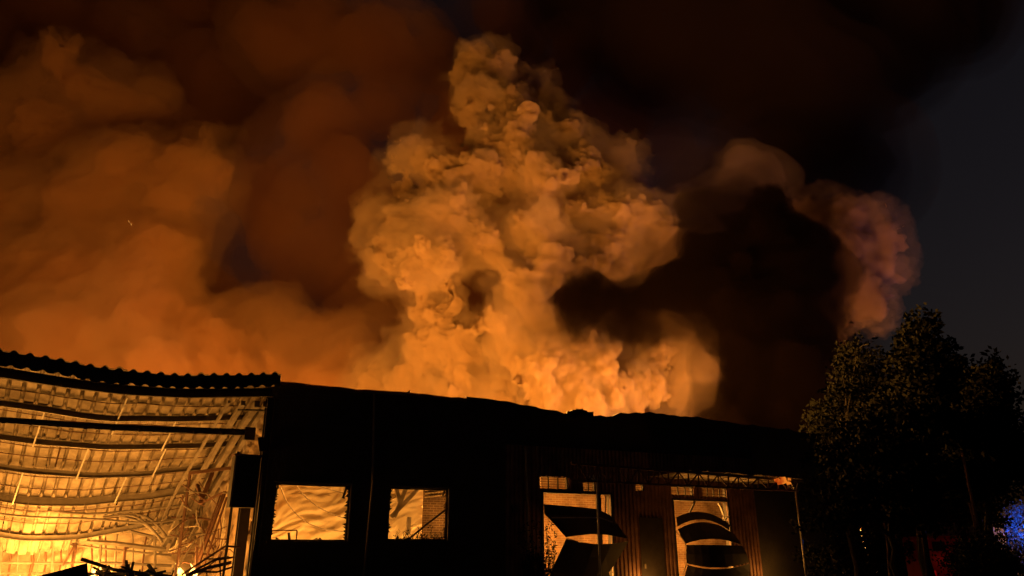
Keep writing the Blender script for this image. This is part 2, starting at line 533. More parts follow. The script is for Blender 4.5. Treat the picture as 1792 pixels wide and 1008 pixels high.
EDGE = [(470, 667), (480, 668), (560, 676), (640, 684), (700, 687), (760, 693), (815, 699), (817, 694), (850, 697), (900, 705), (960, 717), (1000, 723),
        (1040, 728), (1072, 727), (1100, 721), (1160, 724), (1230, 732), (1300, 742), (1380, 752), (1455, 765)]
top = [RB.uz(x, y) for x, y in EDGE]
holes = [W1, W2, T1, T2, T3, T4, T5, D1, D2]
zt = min(z for u, z in top) - .12
uC = U(884)
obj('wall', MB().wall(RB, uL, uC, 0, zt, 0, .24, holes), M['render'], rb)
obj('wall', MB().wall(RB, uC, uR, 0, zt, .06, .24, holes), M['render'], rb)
# ragged parapet above
pb = MB()
pu = []
for (a, za), (b, zb) in zip(top, top[1:]):
    n = max(1, int((b - a) / .25))
    for k in range(n):
        s = k / n
        u = a + (b - a) * s
        z = za + (zb - za) * s + mn.noise(Vector((u * 2.3, 0, 3))) * (.05 if u < U(990) else .12)
        pu.append((u, z))
pu.append(top[-1])
rows = [[RB.W(u, 0, zt + .002) for u, z in pu], [RB.W(u, 0, z) for u, z in pu]]
obj('parapet', pb.patch(rows, .24, RB.n), M['render'], rb)
# flashing strips along the top, loose at one spot
fm = MB()
fl = [(u, z) for u, z in pu if u < U(820, 700)]
fm.patch([[RB.W(u, -.05, z - .10) for u, z in fl], [RB.W(u, -.05, z + .012) for u, z in fl], [RB.W(u, .26, z + .02) for u, z in fl]], .012, (0, 0, 1))
obj('flashing', fm, M['clad'], rb)
fm = MB()
fm.patch([[RB.on(x, y + .5, -.15) for x, y in ((660, 686), (690, 687), (708, 688), (718, 682))],
          [RB.on(x, y + 2.5, -.15) for x, y in ((660, 686), (690, 688), (708, 690), (718, 684))]], .01, (0, 1, 0))
tag(obj('flashing', fm, M['purlin'], rb), 'loose strip of flashing bent up at its end')
# heap of rubble on the parapet
rm = MB()
for i in range(34):
    px = random.gauss(1016, 16); py = 727 - max(0, 8 - abs(px - 1012) * .35) * random.random()
    p = RB.on(px, py, .12)
    s = random.uniform(.04, .13)
    rm.hexa([p + Vector((random.uniform(.7, 1.2) * s * a, random.uniform(.7, 1.2) * s * b, random.uniform(.5, 1.1) * s * c)) for c in (-1, 1) for a, b in ((-1, -1), (1, -1), (1, 1), (-1, 1))])
tag(obj('rubble', rm, M['soot'], rb), kind='stuff')
# roof behind the parapet: charred sheets over the front bay, open further back
nsh = 18
for i in range(nsh):
    a = uL + (uR - uL) * i / nsh; b = uL + (uR - uL) * (i + 1) / nsh - .02
    dz = random.uniform(-.25, .05)
    rw = []
    for k in range(4):
        v = .26 + k * 1.1
        row = []
        for j in range(13):
            u = a + (b - a) * j / 12
            row.append(RB.W(u, v, zt - .1 + .03 * (j % 2) + dz * k / 3 + .15 * mn.noise(Vector((u, v, 0))) * k / 3))
        rw.append(row)
    obj('roof_sheet', MB().patch(rw, .01, (0, 0, 1)), M['dark'], rb)
# cladding sheets with trapezoid ribs on the lower right part
pitch = .155
segs = []
nsheet = int((U(1352) - uC) / (pitch * 6))
zc_top = Z(1100, 790)
for i in range(nsheet):
    a = uC + i * pitch * 6
    m = MB()
    m.wall(RB, a + .002, a + pitch * 6 - .002, .0, zc_top, .03, .058, holes)
    for j in range(6):
        c = a + pitch * (j + .5)
        cut = sorted((h[2], h[3]) for h in holes if h[0] - .05 < c < h[1] + .05)
        z = 0
        for h0, h1 in cut + [(zc_top, zc_top)]:
            if h0 > z + .02:
                q = []
                for zz in (z + .001, h0 - .001):
                    q += [RB.W(c - .055, .029, zz), RB.W(c + .055, .029, zz), RB.W(c + .03, -.012, zz), RB.W(c - .03, -.012, zz)]
                m.add([q[i_] for i_ in range(8)], [(0, 1, 2, 3), (4, 7, 6, 5), (0, 4, 5, 1), (1, 5, 6, 2), (2, 6, 7, 3), (3, 7, 4, 0)])
            z = max(z, h1)
    obj('cladding_sheet', m, M['clad'], rb)
# drainpipes
for x0, y0, x1, y1, r in ((655, 690, 649, 1010, .035), (920, 786, 926, 1005, .045)):
    p0, p1 = RB.on(x0, y0, -.09), RB.on(x1, y1, -.09)
    d = obj('drainpipe', MB().tube([p0 + RB.n * .1, p0, p1.lerp(p0, .5), Vector((p0.x, p0.y, .1))], r, 10), M['purlin'], rb, True)
    for k in range(4):
        q = p0.lerp(Vector((p0.x, p0.y, .1)), (k + .4) / 4)
        obj('bracket', MB().beam(q + Vector((0, 0, .02)), q + RB.n * .1 + Vector((0, 0, .02)), r * 2.8, .03), M['dark'], d)

# windows: burnt out frames with shreds left round the edges
def window(W, label, seed, thin):
    rnd = random.Random(seed)
    u0, u1, z0, z1 = W
    f = MB()
    t = .05
    for a in ((u0, u0 + t, z0, z1), (u1 - t, u1, z0, z1), (u0 + t, u1 - t, z0, z0 + t), (u0 + t, u1 - t, z1 - t, z1)):
        f.box(RB, a[0] + .002, a[1] - .002, .08, .14, a[2] + .002, a[3] - .002)
    wn = obj('window', f, M['dark'], rb)
    tag(wn, label)
    # jagged remnants of the glazing
    for side in ('l', 'r', 'b'):
        n = 16
        prev = 0
        for k in range(n):
            if rnd.random() < (.75 if side == 'b' else .3): continue
            s0, s1 = k / n, (k + 1) / n
            d = rnd.uniform(.03, .11) * thin
            if side == 'b':
                a, b = u0 + t + (u1 - u0 - 2 * t) * s0, u0 + t + (u1 - u0 - 2 * t) * s1
                pts = [(a, z0 + t), (b, z0 + t), (a + (b - a) * rnd.random(), z0 + t + d)]
            else:
                a, b = z0 + t + (z1 - z0 - 2 * t) * s0, z0 + t + (z1 - z0 - 2 * t) * s1
                x = u0 + t if side == 'l' else u1 - t
                sg = 1 if side == 'l' else -1
                pts = [(x, a), (x, b), (x + sg * d, a + (b - a) * rnd.random())]
            vs = [RB.W(u, .10, z) for u, z in pts] + [RB.W(u, .106, z) for u, z in pts]
            obj('shard', MB().add(vs, [(0, 1, 2), (5, 4, 3), (0, 3, 4, 1), (1, 4, 5, 2), (2, 5, 3, 0)]), M['dark'], wn)
    return wn
w1 = window(W1, 'larger burnt out window opening at the left, bright glowing room behind', 3, 1.0)
w2 = window(W2, 'smaller burnt out window opening with dried plants on its sill', 4, .9)
# hanging strips at window 1 corners
for pts in ([(483, 870), (484, 856), (481, 851), (486, 849), (487, 855)], [(607, 850), (605, 858), (602, 866), (600, 871), (603, 871)]):
    obj('hanging_strip', MB().tube([RB.on(x, y, .09) for x, y in pts], .035, 6), M['dark'], w1)
obj('hanging_strip', MB().tube([RB.on(x, y, .09) for x, y in [(779, 856), (776, 864), (775, 868)]], .03, 6), M['dark'], w2)
for W, wn in ((W1, w1), (W2, w2)):
    obj('sill', MB().box(RB, W[0] - .08, W[1] + .08, -.05, .23, W[2] - .06, W[2] - .003), M['render'], wn)
    obj('reveal_trim', MB().box(RB, W[1] + .003, W[1] + .035, -.02, .0, W[2], W[3] + .02), M['purlin'], wn)
    obj('lintel', MB().box(RB, W[0] - .02, W[1] + .035, -.02, -.002, W[3] + .022, W[3] + .05), M['purlin'], wn)
# transom windows with glazing bars and grilles
def transom(T, nb, nh):
    u0, u1, z0, z1 = T
    f = MB()
    t = .03
    for a in ((u0, u0 + t, z0, z1), (u1 - t, u1, z0, z1), (u0 + t, u1 - t, z0, z0 + t), (u0 + t, u1 - t, z1 - t, z1)):
        f.box(RB, a[0] + .002, a[1] - .002, .07, .13, a[2] + .002, a[3] - .002)
    wn = obj('window', f, M['dark'], rb)
    for k in range(1, nb):
        c = u0 + (u1 - u0) * k / nb
        obj('glazing_bar', MB().box(RB, c - .018, c + .018, .08, .12, z0 + t, z1 - t), M['dark'], wn)
    for k in range(1, nh):
        c = z0 + (z1 - z0) * k / nh
        obj('grille_bar', MB().box(RB, u0 + t, u1 - t, .122, .134, c - .012, c + .012), M['rust'], wn)
transom(T1, 3, 5); transom(T2, 2, 5); transom(T3, 1, 4); transom(T4, 3, 2); transom(T5, 4, 3)

# roller door 1: two big folded panels that bulge towards the yard
def P3(l): return [RB.on(x, y, v) for x, y, v in l]
def door(D, label):
    f = MB()
    for a in ((D[0] - .07, D[0] - .002, 0, D[3] + .07), (D[1] + .002, D[1] + .07, 0, D[3] + .07), (D[0] + .002, D[1] - .002, D[3] + .002, D[3] + .07)):
        f.box(RB, a[0], a[1], -.03, .05, a[2], a[3])
    d = obj('roller_door', f, M['dark'], rb)
    return tag(d, label)
d1 = door(D1, 'left roller door, blown out and folded into two broad dark panels')
nn = -RB.n
A = [[(952, 882, -.02), (975, 884, -.03), (1000, 886, -.04), (1022, 888, -.04), (1046, 891, -.02)],
     [(953, 899, -.06), (985, 901, -.15), (1012, 902, -.2), (1040, 903, -.2), (1071, 904, -.1)],
     [(973, 920, -.4), (997, 920, -.5), (1020, 919, -.55), (1048, 921, -.55), (1085, 924, -.45)],
     [(991, 940, -.8), (1012, 937, -.85), (1034, 934.5, -.9), (1064, 936, -.9), (1100, 943, -.85)]]
B = [[(991, 943, -.8), (1012, 948, -.85), (1040, 952, -.9), (1070, 951.5, -.9), (1100, 947, -.85)],
     [(978, 972, -.6), (1004, 974, -.68), (1032, 975, -.7), (1060, 974, -.7), (1086, 971, -.65)],
     [(964, 1000, -.4), (990, 1004, -.45), (1020, 1007, -.5), (1044, 1006, -.5), (1066, 1002, -.4)],
     [(962, 1040, -.1), (990, 1040, -.1), (1020, 1040, -.1), (1044, 1040, -.1), (1075, 1040, -.1)]]
obj('door_panel', MB().patch([P3(r) for r in A], .03, RB.n), M['dark'], d1)
obj('door_panel', MB().patch([P3(r) for r in B], .03, RB.n), M['dark'], d1)
obj('seam_strip', MB().tube(P3([(966, 906, -.28), (1005, 906, -.28), (1050, 906, -.28), (1072, 914, -.36)]), .018, 6), M['white'], d1)
obj('seam_strip', MB().tube(P3([(991, 941.5, -.82), (1012, 948, -.88)]), .014, 6), M['purlin'], d1)
# mullion and the narrow wicket window beside it
obj('door_post', MB().box(RB, U(1046), U(1052.5), -.02, .10, 0, D1[3]), M['dark'], d1)
obj('wicket_frame', MB().beam(RB.on(1060, 867, .05), RB.on(1058, 900, .05), .05).beam(RB.on(1053, 896, .04), RB.on(1067, 903, .04), .05), M['rust'], d1)
d2 = door(D2, 'right roller door, its curved dark slats bowed outwards in an arch')
def arc(x0, x1, y0, ym, y1, v0, vm, n=9, xm=None):
    o = []
    for k in range(n):
        s = k / (n - 1)
        q = 4 * s * (1 - s)
        o.append((x0 + (x1 - x0) * s, y0 + (y1 - y0) * s + (ym - (y0 + y1) / 2) * q, v0 + (vm - v0) * q))
    return o
SL = [[arc(1184, 1277, 905, 896, 918, -.02, -.25), arc(1186, 1276, 921, 909, 928, -.1, -.35)],
      [arc(1187, 1286, 926, 914, 936, -.3, -.6), arc(1192, 1292, 938, 927, 945, -.42, -.75), arc(1201, 1299, 951, 943, 954, -.55, -.9)],
      [arc(1202, 1299, 953.5, 953.5, 955, -.55, -.9), arc(1202, 1307, 970, 970, 969, -.6, -.9), arc(1203, 1311, 986, 993, 984, -.55, -.85)],
      [arc(1204, 1312, 989, 996, 986, -.55, -.85), arc(1200, 1312, 1004, 1008, 1002, -.4, -.6), arc(1190, 1300, 1060, 1060, 1060, -.05, -.1)]]
for r in SL:
    obj('slat', MB().patch([P3(q) for q in r], .025, RB.n), M['dark'], d2)
obj('edge_strip', MB().tube(P3([(1183, 930, -.3), (1192, 940, -.45), (1200, 952, -.57), (1202, 986, -.57), (1196, 1001, -.4)]), .012, 6), M['purlin'], d2)
obj('brace', MB().beam(RB.on(1216, 877, .1), RB.on(1206, 899, .1), .06), M['dark'], d2)
obj('bent_rail', MB().tube([RB.on(x, y, .08) for x, y in ((1257, 880), (1262, 888), (1266, 900), (1267, 908), (1262, 913))], .05, 6), M['white'], d2)
obj('bent_rail', MB().tube([RB.on(x, y, -.05) for x, y in ((1276, 903), (1270, 908), (1266, 911), (1273, 914), (1275, 918))], .03, 6), M['white'], d2)
# closed steel side door between the roller doors
sd = obj('side_door', MB().box(RB, U(1117), U(1158), -.035, -.016, 0, Z(1137, 906)), M['dark'], rb)
obj('door_handle', MB().box(RB, U(1121), U(1124), -.07, -.037, 1.05, 1.2), M['purlin'], sd)
obj('junction_box', MB().box(RB, U(895), U(903), -.12, -.014, Z(899, 897), Z(899, 884)), M['dark'], rb)
# canopy steelwork in front of the doors
cn = thing('canopy', 'low lattice canopy on two thin posts in front of the roller doors', 'canopy', RB.W(U(1220), -2.6, 0), RB.rotz())
CV = -2.4
def C(px, py, v=CV): return RB.on(px, py, v)
tl, tr_ = C(1222, 828), C(1398, 841)
bl, br_ = C(1222, 850), C(1392, 858)
zT = (tl.z + tr_.z) / 2; zB = (bl.z + br_.z) / 2
uu = lambda px: RB.uz(px, 840, CV)[0]
ua, ub = uu(1218), uu(1402)
ua0 = uu(1000)
LT = lambda px: [C(px, 828 + (px - 1222) * .074), C(px, 851 + (px - 1222) * .050)]
def Tp(px): return C(px, 828 + (px - 1222) * .078)
def Bp(px): return C(px, 851 + (px - 1222) * .045)
obj('top_chord', MB().beam(Tp(1000), Tp(1404), .07), M['rust'], cn)
obj('bottom_chord', MB().beam(Bp(1000), Bp(1396), .06), M['rust'], cn)
xs = [1222 + 17.5 * k for k in range(-12, 11)]
for k, x in enumerate(xs[:-1]):
    obj('lattice_bar', MB().beam(Bp(x), Tp(x), .035), M['rust'], cn)
    a, b = (Bp(x), Tp(x + 17.5)) if k % 2 else (Tp(x), Bp(x + 17.5))
    obj('lattice_bar', MB().beam(a, b, .035), M['rust'], cn)
# canopy deck sheets, burnt away to the left
nd_ = 6
for i in range(nd_):
    a = uu(1206) + (uu(1404) - uu(1206)) * i / nd_; b = uu(1206) + (uu(1404) - uu(1206)) * (i + 1) / nd_ - .015
    za = Tp(1222).z + (Tp(1404).z - Tp(1222).z) * ((a + b) / 2 - uu(1222)) / (uu(1404) - uu(1222)) + .06
    rw = [[RB.W(a + (b - a) * j / 10, v, za + (.025 if j % 2 else 0) + .04 * mn.noise(Vector((a, v, j * .2)))) for j in range(11)] for v in (CV - .08, CV + .8, CV + 1.6, -.02)]
    obj('roof_sheet', MB().patch(rw, .01, (0, 0, 1)), M['asb'], cn)
# strip of sheet hanging behind the lattice that catches the light
fs = MB().patch([[Tp(x) + Vector((0, 0, .05)) - RB.n * .05 for x in (1200, 1260, 1320, 1404)], [Tp(x) - Vector((0, 0, .04)) - RB.n * .05 for x in (1200, 1260, 1320, 1404)]], .01, -RB.n)
obj('edge_trim', fs, M['purlin'], cn)
for px, pb_ in ((1044.5, 1052), (1392, 1415)):
    tpx = C(px, 843 if px < 1200 else 858, CV)
    po = obj('post', MB().tube([tpx + Vector((0, 0, .05)), Vector((tpx.x, tpx.y, 1.2)), Vector((tpx.x, tpx.y, 0))], .035, 10), M['white'], cn, True)
    obj('base_plate', MB().box(Frame(tpx.x, tpx.y, 66.5), -.1, .1, -.1, .1, 0, .012), M['dark'], po)
    for dx in (-16, -7, 4):
        obj('knee_brace', MB().beam(tpx + Vector((0, 0, -.05)), C(px + dx, 843 - 12 if px < 1200 else 846, CV), .03), M['white'], cn)
# lumps of burning roofing caught on the canopy edge
bl_ = MB()
for i in range(16):
    p = C(random.gauss(1363, 7), random.gauss(841, 2.4), CV - .10)
    s = random.uniform(.02, .07)
    bl_.hexa([p + Vector((random.uniform(.6, 1.3) * s * a, random.uniform(.6, 1.3) * s * b, random.uniform(.5, 1.2) * s * c)) for c in (-1, 1) for a, b in ((-1, -1), (1, -1), (1, 1), (-1, 1))])
M['ember'] = emit('ember', (.5, .05, .003), (1.0, .25, .02), .8)
tag(obj('ember', bl_, M['ember'], cn), kind='stuff', label='glowing lumps on the canopy edge')

# rooms behind: folded insulation sheet wall, brick walls, floor glow
def folds(fr, u0, u1, v, z0, z1, amp, name, m, parent, seed, nu=170, nz=110, th=.03):
    rw = []
    for i in range(nz + 1):
        z = z0 + (z1 - z0) * i / nz
        row = []
        for j in range(nu + 1):
            u = u0 + (u1 - u0) * j / nu
            wx = .5 * mn.noise(Vector((u * .6, z * .6, seed)))
            h = 0
            for q, (ang, fa, fl, am) in enumerate(((.45, 2.2, .30, .9), (.12, 3.1, .45, .55), (.85, 2.7, .4, .6), (.3, 6.5, 1.1, .28), (.7, 9.0, 1.6, .14))):
                c_, s_ = math.cos(ang), math.sin(ang)
                al, ac = u * c_ + z * s_, -u * s_ + z * c_ + wx
                r_ = 1 - abs(mn.noise(Vector((al * fl + q * 9.1, ac * fa, seed + q)))) * 2.6
                h += am * max(r_, -.3) * (.6 + .8 * mn.noise(Vector((u * .5 + q * 3, z * .5, seed + 7))))
            h = h * .75
            row.append(fr.W(u, v - h * amp, z))
        rw.append(row)
    return obj(name, MB().patch(rw, th, fr.n), m, parent, True)
folds(RB, -1.15, U(742, 900, 5.2), 5.2, 0, 5.4, .24, 'lining_sheet', M['foil'], rb, 2.0)
uB = U(742, 900, 4.6)
obj('inner_wall', MB().box(RB, uB, uB + 4.6, 4.6, 4.8, 0, 5.2), M['brickdark'], rb)
obj('inner_wall', MB().box(RB, uB + 4.61, uR - .3, 4.2, 4.4, 0, 5.2), M['brick'], rb)
cr = MB()
for k in range(4):
    z = Z(742, 866, 4.55) - k * .13 + .3
    for q in range(22):
        cr.beam(RB.W(uB + q * .12, 4.55, z + q * .017), RB.W(uB + q * .12 + .09, 4.55, z + q * .017 + .012), .07, .05)
obj('corbel_course', cr, M['plaster'], rb)
# diagonal timber props leaning at window 2's left
for a, b in (((692, 850), (700, 880)), ((712, 850), (690, 905)), ((730, 857), (684, 905)), ((716, 905), (714, 935))):
    obj('fallen_strut', MB().beam(RB.on(*a, 3.4), RB.on(*b, 3.4), .13), M['purlin'], rb)
# end wall on the right and side wall between the rooms
obj('wall', MB().box(RB, uR - .25, uR, .25, 9, 0, zt - .2), M['render'], rb)
obj('inner_wall', MB().box(RB, U(860), U(860) + .2, .25, 4.18, 0, 5.0), M['plaster'], rb)

def cable(pts, r, parent, m='dark', name='cable'):
    pts = [Vector(p) for p in pts]
    o = []
    for i in range(len(pts) - 1):
        p0, p1, p2, p3 = pts[max(i - 1, 0)], pts[i], pts[i + 1], pts[min(i + 2, len(pts) - 1)]
        for k in range(6):
            t = k / 6
            o.append(.5 * ((2 * p1) + (p2 - p0) * t + (2 * p0 - 5 * p1 + 4 * p2 - p3) * t * t + (-p0 + 3 * p1 - 3 * p2 + p3) * t ** 3))
    o.append(pts[-1])
    return obj(name, MB().tube(o, r, 6), M[m], parent, True)
for pts in ([(515, 845), (535, 870), (565, 892), (600, 906), (622, 910)], [(490, 850), (503, 880), (528, 908), (560, 924), (600, 930)], [(555, 850), (575, 856), (605, 864)]):
    cable([RB.on(x, y, 3.2) for x, y in pts], .018, rb, 'purlin')
fr_ = MB()
fr_.beam(RB.on(472, 928, 1.5), RB.on(520, 928, 1.5), .035).beam(RB.on(520, 928, 1.5), RB.on(517, 960, 1.5), .035)
obj('bench_frame', fr_, M['rust'], rb)
tag(obj('broken_post', MB().tube([RB.on(507, 948, .4), RB.on(505.5, 932, .4)], .04, 6), M['dark']), 'short charred stub standing upright on the bright window sill', 'post')
st = tag(obj('charred_bar', MB().tube([RB.on(788, 886, .0), RB.on(750, 915, .25), RB.on(712, 946, .5)], .03, 8), M['dark']), 'long charred bar leaning across the smaller window', 'bar')

# plants and climbers
def leafy(name, label, cat, base, stems, m='leaf', group=None, lr=(.03, .06), kind=None, n=14):
    t = thing(name, label, cat, base, 0, group)
    s = MB(); l = MB()
    for pts in stems:
        pts = [Vector(p) for p in pts]
        s.tube(pts, [.014 * (1 - .7 * i / (len(pts) - 1)) for i in range(len(pts))], 5)
        for k in range(n):
            q = random.random() * (len(pts) - 1); i = int(q)
            p = pts[i].lerp(pts[i + 1], q - i)
            d = Vector((random.gauss(0, 1), random.gauss(0, 1), random.gauss(.2, .8))).normalized()
            e = d.cross(Vector((random.random(), random.random(), random.random()))).normalized()
            L = random.uniform(*lr)
            c = p + d * L * .3
            l.add([c, c + d * L + e * L * .45, c + d * L * 2.3, c + d * L - e * L * .45], [(0, 1, 2, 3)])
    obj('stem', s, M['bark'], t)
    tag(obj('leaves', l, M[m], t), kind='stuff')
    return t
def stem_px(x0, y0, x1, y1, v, n=5, wob=4):
    o = []
    for k in range(n):
        s = k / (n - 1)
        o.append(RB.on(x0 + (x1 - x0) * s + random.gauss(0, wob) * s, y0 + (y1 - y0) * s, v + random.gauss(0, .05)))
    return o
sx = []
for k in range(30):
    x = random.uniform(712, 784)
    hgt = random.uniform(6, 16) + (random.random() ** 3) * 26 * (1 if 725 < x < 770 else .4)
    sx.append(stem_px(x, 950, x + random.gauss(0, 5), 947 - hgt, random.uniform(.02, .3), 5, 2.5))
sx.append(stem_px(694, 950, 697, 925, .1, 6, 4)); sx.append(stem_px(700, 946, 690, 936, .1, 5, 3))
leafy('dried_plant', 'withered weeds growing along the sill of the smaller window', 'plant', RB.on(745, 950, .1), sx, 'leafdark', n=9, lr=(.022, .045))
sx = []
for k in range(46):
    x = random.uniform(918, 968)
    sx.append(stem_px(x, 1040, x + random.gauss(0, 8), random.uniform(905, 985), random.uniform(-.5, -.15), 6, 3))
leafy('climbing_shrub', 'thin leafy shrub climbing beside the left roller door', 'shrub', RB.W(U(945), -.3, 0), sx, 'leafdark', n=34, lr=(.025, .06))

# ------------------------------------------------------------------ burnt open hall (left)
hb = thing('burnt_hall', 'open burnt hall with sagging corrugated roof glowing from fire inside', 'building', HB.W(0, 0, 0), HB.rotz())
def interp(x, xs, ys): return float(np.interp(x, xs, ys))
def hu(px, py=700, v=0.0): return HB.uz(px, py, v)[0]
# front beam under-edge as measured, turned into height along the front
BE = [(-420, 600), (-200, 637), (0, 661), (106, 678), (212, 691), (318, 697), (445, 695), (470, 694)]
bu = [HB.uz(x, y) for x, y in BE]
bus, bzs = [b[0] for b in bu], [b[1] for b in bu]
def zbeam(u): return interp(u, bus, bzs)
PV = [0, 1.5, 3.0, 4.5, 6.0, 7.5, 8.6]
DZ = [0, -.56, -1.18, -1.76, -2.36, -3.3, -4.0]
def zroof(u, v):
    base = zbeam(u)
    d = interp(v, [-1, 0] + PV[1:], [.30, 0] + DZ[1:])
    sag = -.18 * max(0, v - 2.5) * math.exp(-((u + 5.2) / 2.6) ** 2) * .5
    return base + .30 + d + sag + .05 * mn.noise(Vector((u * .7, v * .8, 1.3)))
U0 = -15.0
front = [HB.W(u, 0, zbeam(u) + .125) for u in np.linspace(U0, -.02, 40)]
obj('eave_beam', MB().channel(front, .10, .25), M['dark'], hb)
for r, v in enumerate(PV[1:-1]):
    uend = -.15 if r < 4 else -.6
    pts = [HB.W(u, v, zroof(u, v) - .13 + .03 * mn.noise(Vector((u * .9, v, 5)))) for u in np.linspace(U0, uend, 40)]
    obj('purlin', MB().channel(pts, .09, .17 if r != 3 else .26), M['purlin'], hb)
# corrugated sheets: each 1 m wide sheet its own part, rows lap over one another
P_ = .335
W_ = P_ * 3
rowsv = [(-.62, 0.12), (0.02, 1.62), (1.5, 3.12), (3.0, 4.62), (4.5, 6.12), (6.0, 7.6)]
RX = [0, .19, .26, .33, .37, .43, .5, .57, .63, .67, .74, .81]
RH = [0, 0, 0, 0, .55, .93, 1, .93, .55, 0, 0, 0]
def wave(x, v=1.0):
    q = (x / P_) % 1.0
    k = min(1.0, max(0.0, (v + .45) / .4))
    return .12 * k * interp(q, RX + [1], RH + [0]) + .07 * (1 - k) * max(0.0, math.cos((q - .5) * math.pi / .62)) ** 1.2 * (abs(q - .5) < .31)
def ribs(ua, ub_, n=3):
    o = [ua + (k + q) * P_ for k in range(n) for q in RX]
    return o + [ub_]
for r, (v0, v1) in enumerate(rowsv):
    if r == 0: continue
    vv0 = -.62 if r == 1 else v0
    k0 = int(U0 / W_)
    for k in range(k0, 0):
        ua, ub_ = k * W_, (k + 1) * W_ + .02
        if r >= 4 and random.random() < .06: continue
        tilt = random.gauss(0, .018)
        jig = random.gauss(0, .03)
        rw = []
        nv = 8
        for i in range(nv + 1):
            v = vv0 + (v1 - vv0) * i / nv
            row = []
            for j, u in enumerate(ribs(ua, ub_)):
                lap = .03 - .05 * (v - v0) / 1.5
                z = zroof(u, v) + lap + wave(u, v) + tilt * (j / 24 - .5) + (.03 if r > 1 else 0) * (r % 2)
                row.append(HB.W(u + (jig if r > 1 else 0), v, z))
            rw.append(row)
        obj('roof_sheet', MB().patch(rw, .008, (0, 0, 1)), M['asb'], hb, False)
for v in (.45, .95, 2.0, 2.55, 3.4, 3.95, 4.9, 5.5, 6.5, 7.0):
    pts = [HB.W(u, v + .05 * mn.noise(Vector((u, v, 9))), zroof(u, v) - .03 + .03 * mn.noise(Vector((u * 1.3, v, 2)))) for u in np.linspace(U0, -.5, 46)]
    obj('lath', MB().tube(pts, .014, 5), M['rust'], hb)
# sheets that hang down at the back
for k in range(int(U0 / W_), 0):
    ua, ub_ = k * W_, (k + 1) * W_ - .02
    drop = random.uniform(.15, .6)
    rw = []
    for i in range(6):
        s = i / 5
        row = []
        for j, u in enumerate(ribs(ua, ub_)):
            row.append(HB.W(u + .1 * math.sin(k * 3.1) * s, 7.5 + .5 * s + random.gauss(0, .01), zroof(u, 7.5) - .05 - drop * s + wave(u) * .8))
        rw.append(row)
    obj('roof_sheet', MB().patch(rw, .008, (0, 1, 0)), M['asb'], hb)
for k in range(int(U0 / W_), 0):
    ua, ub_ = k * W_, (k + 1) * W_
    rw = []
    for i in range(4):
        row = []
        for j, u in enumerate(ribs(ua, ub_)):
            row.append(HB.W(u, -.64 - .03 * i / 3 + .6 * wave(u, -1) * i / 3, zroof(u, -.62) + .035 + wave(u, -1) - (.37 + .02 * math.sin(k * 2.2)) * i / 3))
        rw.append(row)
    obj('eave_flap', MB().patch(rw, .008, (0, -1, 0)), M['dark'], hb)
# sag rods and hangers between purlins
for px, v in ((75, 1.5), (310, 1.5), (215, .6), (300, 3.0), (165, 3.0), (240, 4.5), (60, 4.5)):
    u = hu(px, 740, v)
    a = HB.W(u, v, zroof(u, v) - .06); b = HB.W(u - .1, v + 1.45, zroof(u, v + 1.45) - .30)
    obj('sag_rod', MB().beam(a, b, .035), M['white'], hb)
# rafters along the right-hand edge, dropping to the back
for du, wd, dz0, dz1 in ((-.35, .16, -.34, -.4), (-.75, .12, -.30, -.6), (-.1, .14, -.36, -.3), (-1.15, .07, -.26, -.3)):
    pts = [HB.W(du - .05 * k * (1 if du < -.3 else .2), v, zroof(du, min(v, 8.5)) + dz0 + (dz1 - dz0) * k / 6 + .05 * mn.noise(Vector((du, v, 0)))) for k, v in enumerate((.3, 1.5, 3, 4.5, 6, 7.5, 9))]
    m_ = MB()
    for a, b in zip(pts, pts[1:]):
        m_.beam(a, b, wd, wd * 1.3)
    obj('rafter', m_, M['purlin'], hb)
# crumpled lining on the side wall of the hall, and end wall behind
SW = Frame(HB.W(.12, 0, 0).x, HB.W(.12, 0, 0).y, 57 - 90)
M['sooty_lining'] = mat('sooty_lining', (.42, .31, .20), .9, 0, (.10, .06, .035), 1.1, .85, .4, 9)
folds(SW, .6, 16, 0, 0, 5.7, .34, 'lining_sheet', M['sooty_lining'], hb, 8.0, 150, 60)
folds(HB, U0 - 4, .3, 9.9, 0, 3.2, .4, 'back_wall', M['plaster'], hb, 11.0, 160, 40)
obj('wall', MB().box(HB, U0 - .3, U0, 0, 16, 0, 5.2), M['render'], hb)

# lattice of collapsed window frames deep in the hall
lt = thing('steel_framework', 'collapsed lattice of thin steel bars standing inside the hall', 'framework', HB.W(-5, 8.0, 0), HB.rotz())
LV = 8.3
def H(px, py, v=LV): return HB.on(px, py, v)
def lat(x): return 0
for pts, r in (([(-20, 903), (60, 908), (150, 915), (230, 930), (300, 948)], .06), ([(-20, 938), (80, 943), (200, 951), (290, 962)], .09),
               ([(-20, 944), (100, 950), (180, 960), (300, 972)], .04), ([(-20, 984), (120, 986), (200, 985), (300, 990)], .05), ([(-20, 1003), (150, 1003), (300, 1003)], .04)):
    obj('rail', MB().tube([H(x, y) for x, y in pts], r, 6), M['purlin'], lt)
xv = [6, 22, 38, 58, 72, 83, 97, 108, 122, 135, 150, 163, 176, 190, 204, 222, 238, 256, 274]
for i, x in enumerate(xv):
    j = random.gauss(0, 3.5)
    y0 = interp(x, [0, 60, 150, 230, 300], [903, 908, 915, 930, 948]) + (0 if i % 3 else 2)
    if i % 4 == 3: y0 += 30
    obj('bar', MB().tube([H(x + j, y0), H(x + j * .4 - 2, 950), H(x - 4 + random.gauss(0, 3), 985), H(x - 8, 1012)], .03 if i % 3 else .055, 6), M['rust' if i % 2 else 'purlin'], lt)
